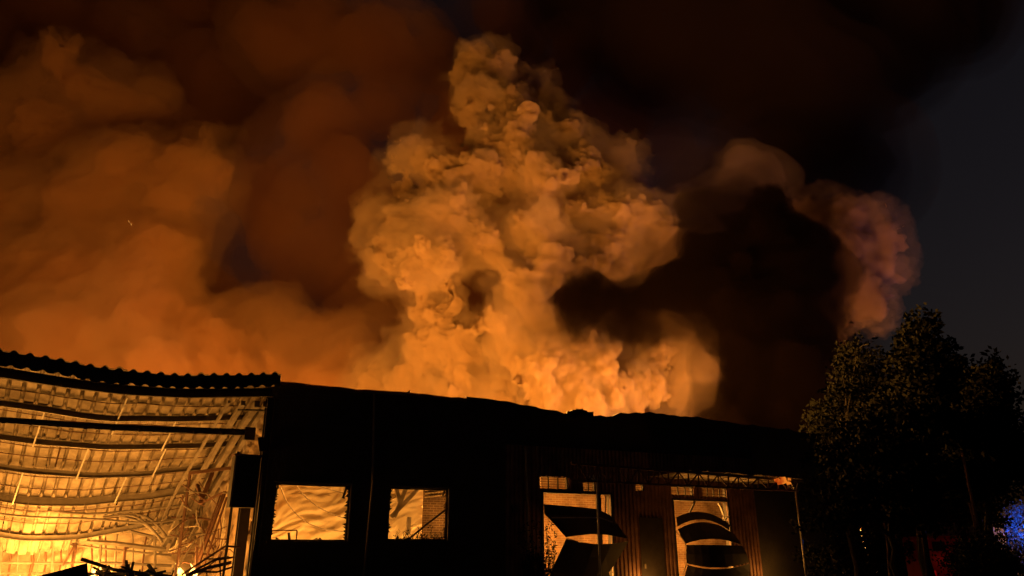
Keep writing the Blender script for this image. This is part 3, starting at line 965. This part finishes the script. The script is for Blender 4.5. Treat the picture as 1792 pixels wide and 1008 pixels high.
for a, b in (((20, 895), (55, 915)), ((0, 900), (18, 940)), ((100, 918), (120, 940)), ((60, 912), (50, 945)), ((135, 915), (145, 945)), ((110, 990), (132, 952)), ((132, 968), (128, 950)), ((175, 945), (166, 900))):
    obj('strut', MB().beam(H(*a, LV - .2), H(*b, LV - .2), .06), M['rust'], lt)
tr2 = thing('fallen_truss', 'arched roof truss fallen across the back of the hall', 'truss', HB.W(-3, 7.2, 0), HB.rotz())
c1 = [(0, 866), (40, 872), (90, 888), (150, 898), (205, 902), (250, 915), (283, 945)]
c2 = [(0, 856), (50, 860), (95, 880), (150, 890), (210, 893), (262, 908), (292, 940)]
for c in (c1, c2):
    cable([H(x, y, 7.0) for x, y in c], .045, tr2, 'purlin', 'chord')
for k in range(22):
    s = k / 21 * 5.99; i = int(s); f_ = s - i
    a = (c1[i][0] + (c1[i + 1][0] - c1[i][0]) * f_, c1[i][1] + (c1[i + 1][1] - c1[i][1]) * f_)
    s2 = min(5.99, s + (.14 if k % 2 else -.1) + .1); i = int(s2); f_ = s2 - i
    b = (c2[i][0] + (c2[i + 1][0] - c2[i][0]) * f_, c2[i][1] + (c2[i + 1][1] - c2[i][1]) * f_)
    obj('web_bar', MB().beam(H(*a, 7.0), H(*b, 7.0), .03), M['purlin'], tr2)
for pts in ([(-10, 868), (70, 890), (150, 899), (240, 893), (320, 884)], [(-10, 826), (12, 836), (26, 848)], [(-10, 898), (60, 905), (160, 908), (262, 915), (330, 905)], [(180, 905), (230, 902), (262, 922), (285, 950)]):
    cable([H(x, y, 6.6) for x, y in pts], .04, tr2, 'purlin', 'loose_bar')

# crane rail across the front
cr_ = thing('crane_rail', 'dark double rail hung right across the front of the glowing hall', 'rail', HB.W(-4, .5, 0), HB.rotz())
RV = .9
r0, r1 = HB.on(-380, 716, RV), HB.on(442, 754, RV)
r0b, r1b = HB.on(-380, 722, RV), HB.on(442, 761, RV)
n = 12
pt = [HB.on(x, interp(x, [-380, 0, 180, 442], [716, 731, 743, 753]), RV) for x in np.linspace(-380, 445, n)]
pb2 = [HB.on(x, interp(x, [-380, 0, 180, 442], [723, 738, 751, 761]), RV) for x in np.linspace(-380, 445, n)]
m_ = MB()
for a, b in zip(pt, pt[1:]): m_.beam(a, b, .06, .045)
obj('upper_rail', m_, M['dark'], cr_)
m_ = MB()
for a, b in zip(pb2, pb2[1:]): m_.beam(a, b, .10, .055)
obj('lower_rail', m_, M['dark'], cr_)
m_ = MB()
for a, b, c, d in zip(pt, pt[1:], pb2, pb2[1:]): m_.hexa([a + HB.n * .02, a + HB.n * .03, b + HB.n * .03, b + HB.n * .02, c + HB.n * .02, c + HB.n * .03, d + HB.n * .03, d + HB.n * .02])
obj('web_plate', m_, M['purlin'], cr_)
for x in list(range(-330, 430, 48)):
    y = interp(x, [-380, 0, 180, 442], [722, 737, 750, 760])
    obj('bolt', MB().beam(HB.on(x - 3, y, RV - .07), HB.on(x + 3, y, RV - .07), .05, .10), M['dark'], cr_)
obj('end_plate', MB().box(HB, hu(428, 756, RV), hu(446, 756, RV), RV - .08, RV + .08, HB.uz(436, 770, RV)[1], HB.uz(436, 748, RV)[1]), M['dark'], cr_)

# columns of the hall
def col_px(x0, x1, ytop, v, name='column', m='dark', dep=.25):
    u0, u1 = HB.uz(x0, 950, v)[0], HB.uz(x1, 950, v)[0]
    zt_ = HB.uz((x0 + x1) / 2, ytop, v)[1]
    mm = MB().box(HB, u0, u1, v, v + .03, 0, zt_).box(HB, u0, u1, v + dep - .03, v + dep, 0, zt_).box(HB, (u0 + u1) / 2 - .015, (u0 + u1) / 2 + .015, v + .031, v + dep - .031, 0, zt_)
    return obj(name, mm, M[m], hb)
col_px(441, 460, 690, .1)
col_px(414, 432, 800, 1.4)
obj('column', MB().box(RB, U(458, 930), U(476, 930) , .0, .25, 0, zt - .005), M['render'], rb)
obj('bracket', MB().beam(HB.on(416, 717, .0), HB.on(466, 718, .0), .04), M['dark'], hb)
obj('gusset', MB().patch([[HB.on(451, 765, .05), HB.on(461, 765, .05)], [HB.on(454, 790, .05), HB.on(468, 790, .05)]], .02, HB.n), M['dark'], hb)
# small gantry frame inside
gf = thing('gantry_frame', 'thin rusty post and cross bar standing inside the hall', 'frame', HB.W(hu(335, 950, 3), 3, 0), HB.rotz())
a = HB.on(333, 827, 3.0)
obj('post', MB().beam(a, Vector((a.x, a.y, 0)), .065), M['rust'], gf)
obj('cross_bar', MB().beam(HB.on(331, 828, 3.0), HB.on(412, 818, 2.2), .09), M['rust'], gf)
obj('post_foot', MB().beam(HB.on(345, 957, 3.2), HB.on(343, 1012, 3.2), .07), M['rust'], gf)
bt = thing('bent_beam', 'long twisted steel beams leaning to the upper right', 'beam', HB.W(hu(360, 950, 4), 4, 0), HB.rotz(), None)
for a, b, w_ in (((394, 860), (342, 1000), .16), ((386, 866), (335, 1006), .07), ((397, 870), (352, 1004), .09), ((345, 848), (353, 874), .16), ((372, 828), (350, 882), .18), ((353, 880), (390, 862), .12), ((336, 872), (358, 886), .07)):
    obj('steel_member', MB().beam(HB.on(*a, 4.2), HB.on(*b, 3.6), w_ * .6, w_ * .45), M['rust'], bt)
for k in range(34):
    x, y = random.uniform(300, 405), random.uniform(850, 1003)
    an = random.choice((1.15, 1.25, 1.9, .25, -.3)) + random.gauss(0, .2)
    ln = random.uniform(15, 60)
    dx, dy = math.cos(an) * ln / 2, -math.sin(an) * ln / 2
    v = random.uniform(2.0, 6.5)
    obj('bent_rod', MB().tube([HB.on(x - dx, y - dy, v), HB.on(x + random.gauss(0, 3), y + random.gauss(0, 3), v), HB.on(x + dx, y + dy, v)], random.uniform(.012, .030), 6), M['rust' if k % 3 else 'purlin'], bt)
cw = thing('scrap_heap', 'short cluster of crossed plates at the foot of the fallen rafters', 'scrap', HB.W(hu(320, 950, 6), 6, 0), HB.rotz())
for k in range(12):
    x, y = random.uniform(288, 330), random.uniform(915, 975)
    obj('plate', MB().beam(HB.on(x, y, 5.5), HB.on(x + random.uniform(5, 32), y - random.uniform(-6, 24), 5.5), random.uniform(.08, .2), .03), M['rust' if k % 2 else 'foil'], cw)

for k, (x0, y0, x1, y1) in enumerate(((300, 905, 400, 915), (290, 940, 405, 935), (300, 968, 398, 975), (352, 880, 348, 1005), (378, 900, 372, 1005), (312, 930, 308, 1005), (325, 880, 392, 1000), (300, 1000, 345, 915), (360, 930, 404, 872))):
    obj('frame_bar', MB().tube([HB.on(x0, y0, 6.8), HB.on((x0 + x1) / 2 + 3, (y0 + y1) / 2 - 3, 6.7), HB.on(x1, y1, 6.6)], .035, 6), M['purlin' if k % 2 else 'rust'], lt)
# wall cabinet on its landing, with stair and ladder
cb = thing('cabinet', 'black box cabinet raised on legs beside the hall column', 'cabinet', HB.W(hu(430, 850, -.3), -.3, 0), HB.rotz())
u0, u1 = hu(407, 840, -.3), hu(452, 840, -.3)
z0, z1 = HB.uz(430, 888, -.3)[1], HB.uz(430, 798, -.3)[1]
obj('body', MB().box(HB, u0, u1, -.3, .05, z0, z1), M['dark'], cb)
obj('door', MB().box(HB, u0 + .03, u1 - .03, -.325, -.302, z0 + .03, z1 - .03), M['dark'], cb)
obj('lid', MB().box(HB, u0 - .04, u1 + .04, -.34, .08, z1 + .002, z1 + .05), M['rust'], cb)
for px in (404, 449):
    p = HB.on(px, 900, -.2)
    obj('leg', MB().beam(Vector((p.x, p.y, z1 + (.12 if px < 420 else -.2))), Vector((p.x, p.y, 0)), .055), M['dark'], cb)
ld = thing('ladder', 'small metal ladder seen in the gap beside the dark column', 'ladder', HB.W(hu(460, 940, 1.2), 1.2, 0), HB.rotz())
LVv = 1.3
for px0, px1, yt in ((446, 438, 897), (474, 470, 902), (440, 434, 912)):
    a = HB.on(px0, yt, LVv); obj('stile', MB().beam(a, HB.on(px1, 1008, LVv), .04), M['rust'], ld)
obj('top_bar', MB().beam(HB.on(446, 898, LVv), HB.on(474, 901, LVv), .035), M['rust'], ld)
for y in (912, 932, 950, 960, 972, 985):
    obj('rung', MB().beam(HB.on(441, y, LVv), HB.on(470, y + 2, LVv), .03), M['dark'], ld)
hr = thing('handrail', 'bent dark stair handrail rising to the cabinet', 'handrail', HB.W(hu(370, 990, .6), .6, 0), HB.rotz())
for pts, r in (([(318, 1006), (360, 978), (394, 956), (420, 957)], .03), ([(330, 1004), (375, 980), (410, 975)], .03), ([(325, 1008), (362, 994), (405, 984)], .05), ([(345, 1008), (372, 985), (385, 975)], .02), ([(384, 976), (386, 1008)], .025), ([(360, 992), (362, 1010)], .02), ([(356, 978), (376, 978), (400, 974)], .02), ([(340, 1000), (380, 1001), (408, 992)], .03)):
    obj('bar', MB().tube([HB.on(x, y, .6) for x, y in pts], r, 6), M['rust'], hr)

# rubble in the foreground of the hall
sh = MB().patch([[HB.on(60, 1010, -.8), HB.on(110, 997, -.8), HB.on(153, 985, -.8)], [HB.on(62, 1060, -.8), HB.on(110, 1060, -.8), HB.on(158, 1060, -.8)]], .06, HB.n)
tag(obj('fallen_sheet', sh, M['soot']), 'black slab tilted up out of the rubble at the hall front', 'slab')
pl = tag(obj('fallen_pole', MB().tube([HB.on(142, 978, .3), HB.on(200, 997, .2), HB.on(300, 1008, .2)], [.045, .04, .03], 8), M['wood']), 'charred pole lying slanted on the black rubble heap', 'pole')
db = MB()
for i in range(150):
    px = random.uniform(150, 300)
    topy = interp(px, [150, 185, 230, 300], [1004, 992, 999, 1008])
    p = HB.on(px, random.uniform(topy, 1040), random.uniform(-.5, .5))
    if p.z < 0.05: p.z = .05
    d = Vector((random.gauss(0, 1), random.gauss(0, .6), random.gauss(0, .3))).normalized() * random.uniform(.1, .55)
    db.beam(p - d, p + d, random.uniform(.02, .1), random.uniform(.02, .06))
hp = [[HB.W(u, v, max(0, (1 - ((v - .2) / 1.6) ** 2) * interp(u, [-6, hu(150, 1000), hu(190, 1000), hu(300, 1008), 0], [.3, .85, 1.0, .7, .5]) + .12 * mn.noise(Vector((u * 2, v * 2, 0))))) for u in np.linspace(-12, -.5, 60)] for v in np.linspace(-1.4, 1.8, 14)]
db.patch(hp, .02, (0, 0, -1))
tag(obj('debris', db, M['soot']), 'black heap of charred rubble and splinters at the hall front', 'debris', kind='stuff')

# ------------------------------------------------------------------ fires and the light they give
fire(RB.W(2.3, 4.0, 0), 1.15, .5, 7, 'fire on the floor behind the larger broken window', [((0, -.3, .7), 330, .4), ((-2.2, -.6, .8), 220, .4)])
fire(RB.W(5.8, 2.6, 0), 1.0, .4, 5, 'fire on the floor behind the smaller broken window', [((0, 0, .8), 260, .5)])
fire(RB.W(U(1010), 2.4, 0), .9, .4, 5, 'fire on the floor behind the left roller door', [((0, 0, .9), 900, .5)])
fire(RB.W(U(1225), 2.2, 0), .9, .4, 5, 'fire on the floor behind the right roller door', [((0, 0, .9), 1050, .5)])
fire(RB.W(U(1128), -.45, 0), .75, .25, 4, 'unseen flames added right of the left roller door to light the cladding', [((0, -.2, .7), 34, .25)])  # flames added below the view to light the ribbed cladding
fire(RB.W(U(1328), -.5, 0), .75, .25, 4, 'unseen flames added right of the right roller door to light cladding and canopy', [((0, -.2, .9), 20, .25)])  # second added fire, out of view, for the ribs and canopy deck
fire(HB.W(-3.2, 1.0, 0), .8, .4, 6, 'low flames at the open front of the burnt hall', [((0, 0, .75), 720, .4)])
fire(HB.W(-7.2, 1.0, 0), .8, .4, 6, 'low flames further left at the front of the burnt hall', [((0, 0, .75), 640, .4)])
fire(HB.W(-1.2, 3.2, 0), 1.3, .5, 8, 'fire at the foot of the dark hall column', [((0, 0, .9), 360, .5)])
fire(HB.W(-5.2, 6.6, 0), 1.0, .8, 9, 'fire low in the middle of the burnt hall', [((0, 0, .8), 1300, .8)])
fire(HB.W(-10.0, 6.0, 0), 1.0, .8, 9, 'fire low at the left side of the burnt hall', [((0, 0, .8), 1000, .8)])
fire(HB.W(-3.0, 8.9, 0), 1.2, .8, 8, 'fire at the back of the burnt hall', [((0, -.6, .9), 700, .6)])
G2 = 'flames under the smoke behind the roofs'
fire((-9.0, 34.0, 0), 7.5, 1.5, 12, 'tall flames behind the hall roof under the smoke', [((0, 0, 7.0), 19000, 2.0)], G2)
fire((-0.3, 31.0, 0), 7.0, 1.5, 12, 'tall flames behind the warehouse under the bright column', [((0, 0, 7.5), 32000, 1.5)], G2)
fire((-26.0, 36.0, 0), 6.5, 1.5, 12, 'tall flames behind the far left of the hall', [((0, 0, 6.0), 21000, 2.0)], G2)
fire((17.4, 46.0, 0), 7.0, 1.3, 10, 'tall flames at the right end behind the black smoke cloud', [((0, 0, 7.5), 18000, 2.0)], G2)

# ------------------------------------------------------------------ trees and yard on the right
def tree(name, label, base, h, crowns, leafsz, nleaf, seed, m='leaf', lean=(0, 0), group='trees at the right of the warehouse'):
    """crowns: list of (centre, radius) clumps; a limb reaches every clump"""
    rnd = random.Random(seed)
    base = Vector(base)
    t = thing(name, label, 'tree', base, 0, group)
    tr = MB()
    topp = base + Vector((lean[0], lean[1], h))
    n = 9
    tp = [base.lerp(topp, k / (n - 1)) + Vector((rnd.gauss(0, .06), rnd.gauss(0, .06), 0)) * (k > 0) for k in range(n)]
    tr.tube(tp, [max(.03, .19 * (1 - .8 * k / (n - 1))) for k in range(n)], 8)
    for c, r in crowns:
        c = Vector(c)
        k = min(n - 1, max(2, int((c.z - r - base.z) / h * (n - 1))))
        a = tp[k]
        mid = a.lerp(c, .55) + Vector((rnd.gauss(0, .15), rnd.gauss(0, .15), .15))
        tr.tube([a, mid, c], [.06, .035, .015], 5)
        for q in range(3):
            e = c + Vector((rnd.gauss(0, 1), rnd.gauss(0, 1), rnd.gauss(.3, .8))) * r * .6
            tr.tube([c, c.lerp(e, .5) + Vector((0, 0, .05)), e], [.018, .012, .006], 4)
    obj('trunk', tr, M['bark'], t)
    lf = MB()
    tot = sum(r ** 2 for _, r in crowns)
    for c, r in crowns:
        c = Vector(c)
        tw = max(3, int(nleaf / 16 * r ** 2 / tot))
        for _ in range(tw):
            d = Vector((rnd.gauss(0, 1), rnd.gauss(0, 1), rnd.gauss(0, 1))).normalized()
            p = c + d * r * (rnd.random() ** .42) * (rnd.uniform(.75, 1.12) if rnd.random() < .9 else rnd.uniform(1.15, 1.5))
            g = (d + Vector((0, 0, .35)) + Vector((rnd.gauss(0, .5), rnd.gauss(0, .5), rnd.gauss(0, .4)))).normalized()
            for i in range(16):
                q = p + g * (i / 16 - .3) * .42 + Vector((rnd.gauss(0, .07), rnd.gauss(0, .07), rnd.gauss(0, .07)))
                a = (g * .6 + Vector((rnd.gauss(0, 1), rnd.gauss(0, 1), rnd.gauss(0, 1)))).normalized()
                b = a.cross(Vector((rnd.random(), rnd.random(), rnd.random() - .3))).normalized()
                s = leafsz * rnd.uniform(.6, 1.25)
                lf.add([q, q + a * s * .5 + b * s * .26, q + a * s, q + a * s * .5 - b * s * .26], [(0, 1, 2, 3)])
    tag(obj('crown', lf, M[m], t), kind='stuff')
    return t
def cl(lst, Y): return [(at(x, y, Y + random.uniform(-.8, .8)), r / F * Y) for x, y, r in lst]
g0 = lambda px, Y: (at(px, 1000, Y).x, Y, 0)
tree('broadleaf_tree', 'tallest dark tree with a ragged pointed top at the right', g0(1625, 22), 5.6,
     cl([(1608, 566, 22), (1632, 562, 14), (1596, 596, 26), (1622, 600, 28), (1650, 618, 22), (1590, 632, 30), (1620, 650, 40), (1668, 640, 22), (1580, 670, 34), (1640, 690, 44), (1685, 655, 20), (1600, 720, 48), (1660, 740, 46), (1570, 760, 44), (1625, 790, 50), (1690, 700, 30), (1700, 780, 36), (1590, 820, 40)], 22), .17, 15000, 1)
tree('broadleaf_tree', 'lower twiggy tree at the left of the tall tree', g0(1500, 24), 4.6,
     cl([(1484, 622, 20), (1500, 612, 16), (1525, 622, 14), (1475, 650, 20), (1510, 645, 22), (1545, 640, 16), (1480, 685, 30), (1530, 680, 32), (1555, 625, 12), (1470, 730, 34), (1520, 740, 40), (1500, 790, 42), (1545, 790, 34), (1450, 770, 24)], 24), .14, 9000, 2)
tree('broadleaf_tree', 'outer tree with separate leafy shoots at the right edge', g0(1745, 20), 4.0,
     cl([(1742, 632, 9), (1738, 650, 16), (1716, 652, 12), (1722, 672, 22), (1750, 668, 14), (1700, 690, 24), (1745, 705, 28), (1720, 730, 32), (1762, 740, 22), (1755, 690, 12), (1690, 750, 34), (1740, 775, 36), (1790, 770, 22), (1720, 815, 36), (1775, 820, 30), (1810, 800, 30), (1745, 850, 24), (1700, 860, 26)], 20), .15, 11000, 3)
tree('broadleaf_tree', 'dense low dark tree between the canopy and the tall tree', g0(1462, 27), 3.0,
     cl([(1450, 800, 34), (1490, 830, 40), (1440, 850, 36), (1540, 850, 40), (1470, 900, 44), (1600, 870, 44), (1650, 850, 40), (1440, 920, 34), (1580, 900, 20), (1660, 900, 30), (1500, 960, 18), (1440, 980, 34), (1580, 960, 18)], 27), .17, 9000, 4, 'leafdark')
M['bark_lit'] = mat('firelit_bark', (.22, .12, .08), .9, 0, (.09, .05, .035), 6, .7, .5, 20)  # firelight on the stakes put into a paler, redder bark colour
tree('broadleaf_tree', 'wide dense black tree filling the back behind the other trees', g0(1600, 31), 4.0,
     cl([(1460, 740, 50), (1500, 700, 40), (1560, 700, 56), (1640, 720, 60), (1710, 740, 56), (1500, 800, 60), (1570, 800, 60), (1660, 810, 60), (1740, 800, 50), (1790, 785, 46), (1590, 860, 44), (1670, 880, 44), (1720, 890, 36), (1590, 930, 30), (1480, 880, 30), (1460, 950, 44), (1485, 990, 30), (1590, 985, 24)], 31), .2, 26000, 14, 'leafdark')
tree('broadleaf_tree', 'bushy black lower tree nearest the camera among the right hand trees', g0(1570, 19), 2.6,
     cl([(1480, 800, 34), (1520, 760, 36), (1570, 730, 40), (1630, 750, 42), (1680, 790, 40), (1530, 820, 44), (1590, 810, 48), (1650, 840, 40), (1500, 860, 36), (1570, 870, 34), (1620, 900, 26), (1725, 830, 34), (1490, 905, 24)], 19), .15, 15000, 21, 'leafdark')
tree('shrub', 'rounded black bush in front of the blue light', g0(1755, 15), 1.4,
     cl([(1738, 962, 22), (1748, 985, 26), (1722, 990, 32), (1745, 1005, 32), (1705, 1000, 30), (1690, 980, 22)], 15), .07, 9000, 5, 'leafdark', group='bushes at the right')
# bare leaning trunks with the fire light put into their bark colour
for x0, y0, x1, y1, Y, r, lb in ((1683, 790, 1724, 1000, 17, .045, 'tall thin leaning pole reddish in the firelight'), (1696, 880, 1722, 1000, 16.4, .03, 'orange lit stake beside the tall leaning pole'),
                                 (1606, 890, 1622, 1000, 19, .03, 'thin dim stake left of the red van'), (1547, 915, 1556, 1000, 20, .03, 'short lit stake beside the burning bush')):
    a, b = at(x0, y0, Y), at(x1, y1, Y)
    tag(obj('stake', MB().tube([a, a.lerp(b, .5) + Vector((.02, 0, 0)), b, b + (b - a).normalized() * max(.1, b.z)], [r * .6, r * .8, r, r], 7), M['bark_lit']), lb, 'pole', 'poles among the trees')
# burning bush far behind
Yb = 34
pb_ = at(1534, 1000, Yb); pb_.z = 0
fb = fire(pb_, 3.0, .26, 5, 'small fire flickering behind leaves among the dark trees', [((0, -.6, 1.9), 60, .3)], 'fires in the yard')
tree('shrub', 'thin bush in front of the small yard fire', (pb_.x, Yb - 1.6, 0), 2.0, cl([(1534, 905, 15), (1530, 930, 17), (1540, 950, 19), (1526, 965, 18), (1536, 985, 24), (1530, 1005, 26)], Yb - 1.6), .10, 9000, 9, 'leafdark', group='bushes at the right')
# red van beyond the trees
YV = 26
xa, xb = at(1628, 970, YV).x, at(1703, 970, YV).x
zt_ = at(1665, 941, YV).z
vf = Frame(xa, YV, 90)
M['tail'] = emit('tail_lamp', (.5, .004, .004), (.9, .01, .008), .22)
van = thing('van', 'dim red van standing behind the trees', 'van', (xa, YV, 0), 0)
Lr = xb - xa
obj('body', MB().box(vf, 0, Lr * .46, 0, 1.7, .45, zt_).box(vf, Lr * .54, Lr, 0, 1.7, .45, zt_).box(vf, Lr * .461, Lr * .539, .04, 1.7, .45, zt_ - .02), M['red'], van)
obj('roof', MB().box(vf, .03, Lr - .03, .03, 1.66, zt_ + .002, zt_ + .06), M['red'], van)
obj('bumper', MB().box(vf, -.02, Lr + .02, -.08, -.002, .38, .52), M['dark'], van)
for k in (0, 1):
    obj('rear_window', MB().box(vf, Lr * (.08 + .54 * k), Lr * (.38 + .54 * k), -.012, -.003, zt_ - .42, zt_ - .12), M['glass'], van)
    tl_ = obj('tail_light', MB().box(vf, Lr * (.01 + .93 * k), Lr * (.05 + .93 * k), -.03, -.003, .7, 1.0), M['tail'], van)
    c = Vector((xa + Lr * (.14 + .72 * k), YV + .5, .33))
    obj('wheel', MB().tube([c + Vector((-.1, 0, 0)), c + Vector((.1, 0, 0))], .33, 18), M['tyre'], van)
l = bpy.data.lights.new('van_fill', 'POINT'); l.energy = 2.2; l.color = (1.0, .04, .02); l.shadow_soft_size = .1  # red lamp added off the van's back to bring out its paint
o = link(bpy.data.objects.new('van_fill', l)); o.parent = van; o.location = (Lr * .5, -.8, 1.3)
# hedge and scrub lit blue by an emergency beacon
YH = 44
tree('shrub', 'tall leafy scrub lit bright blue at the right edge', g0(1775, YH), 3.0,
     cl([(1765, 905, 18), (1785, 900, 26), (1770, 930, 20), (1800, 925, 36), (1790, 955, 24), (1810, 970, 40), (1820, 890, 30), (1850, 930, 50)], YH), .15, 9000, 6, 'leaf', group='bushes at the right')
tree('shrub', 'small hedge lit deep blue at the lower right corner', g0(1800, 43), 1.3,
     cl([(1790, 975, 20), (1800, 990, 26), (1830, 985, 30)], 43), .10, 3000, 8, 'leaf', group='bushes at the right')
wf = Frame(at(1752, 1000, 47).x, 47, 90)
wl = thing('garden_wall', 'pale low wall lit blue behind the scrub', 'wall', wf.W(0, 0, 0), 0)
obj('wall_panel', MB().box(wf, 0, 14, 0, .2, 0, 3.6), M['white'], wl)
obj('coping', MB().box(wf, -.03, 14.03, -.04, .24, 3.602, 3.7), M['white'], wl)
BX, BY = 28.5, 42.4
bc = thing('beacon', 'blue emergency beacon on a short pole beyond the right edge', 'beacon', (BX, BY, 0))
obj('pole', MB().tube([(BX, BY, 0), (BX, BY, 2.2)], .03, 8), M['dark'], bc)
M['blue'] = emit('blue_lens', (.02, .06, 1.0), (.05, .12, 1.0), 8)
obj('lamp', MB().tube([(BX, BY, 2.2), (BX, BY, 2.22), (BX, BY, 2.36), (BX, BY, 2.42)], [.09, .1, .1, .05], 12), M['blue'], bc)
l = bpy.data.lights.new('beacon_glow', 'POINT'); l.energy = 5500; l.color = (.02, .10, 1.0); l.shadow_soft_size = .15
o = link(bpy.data.objects.new('beacon_glow', l)); o.parent = bc; o.location = (0, -.1, 2.6)


# a few glowing sparks blown over the roofs
M['spark'] = emit('spark', (1.0, .25, .03), (1.0, .5, .1), .8)
for k, (px, py, Y) in enumerate(((225, 386, 30), (229, 391, 30.2))):
    p = at(px, py, Y)
    tag(obj('spark', MB().tube([p, p + Vector((.05, 0, -.09))], .012, 5), M['spark']), ['tiny glowing spark in the soft left smoke, the upper of two', 'tiny glowing spark in the soft left smoke, the lower of two'][k], 'spark', 'sparks in the air')
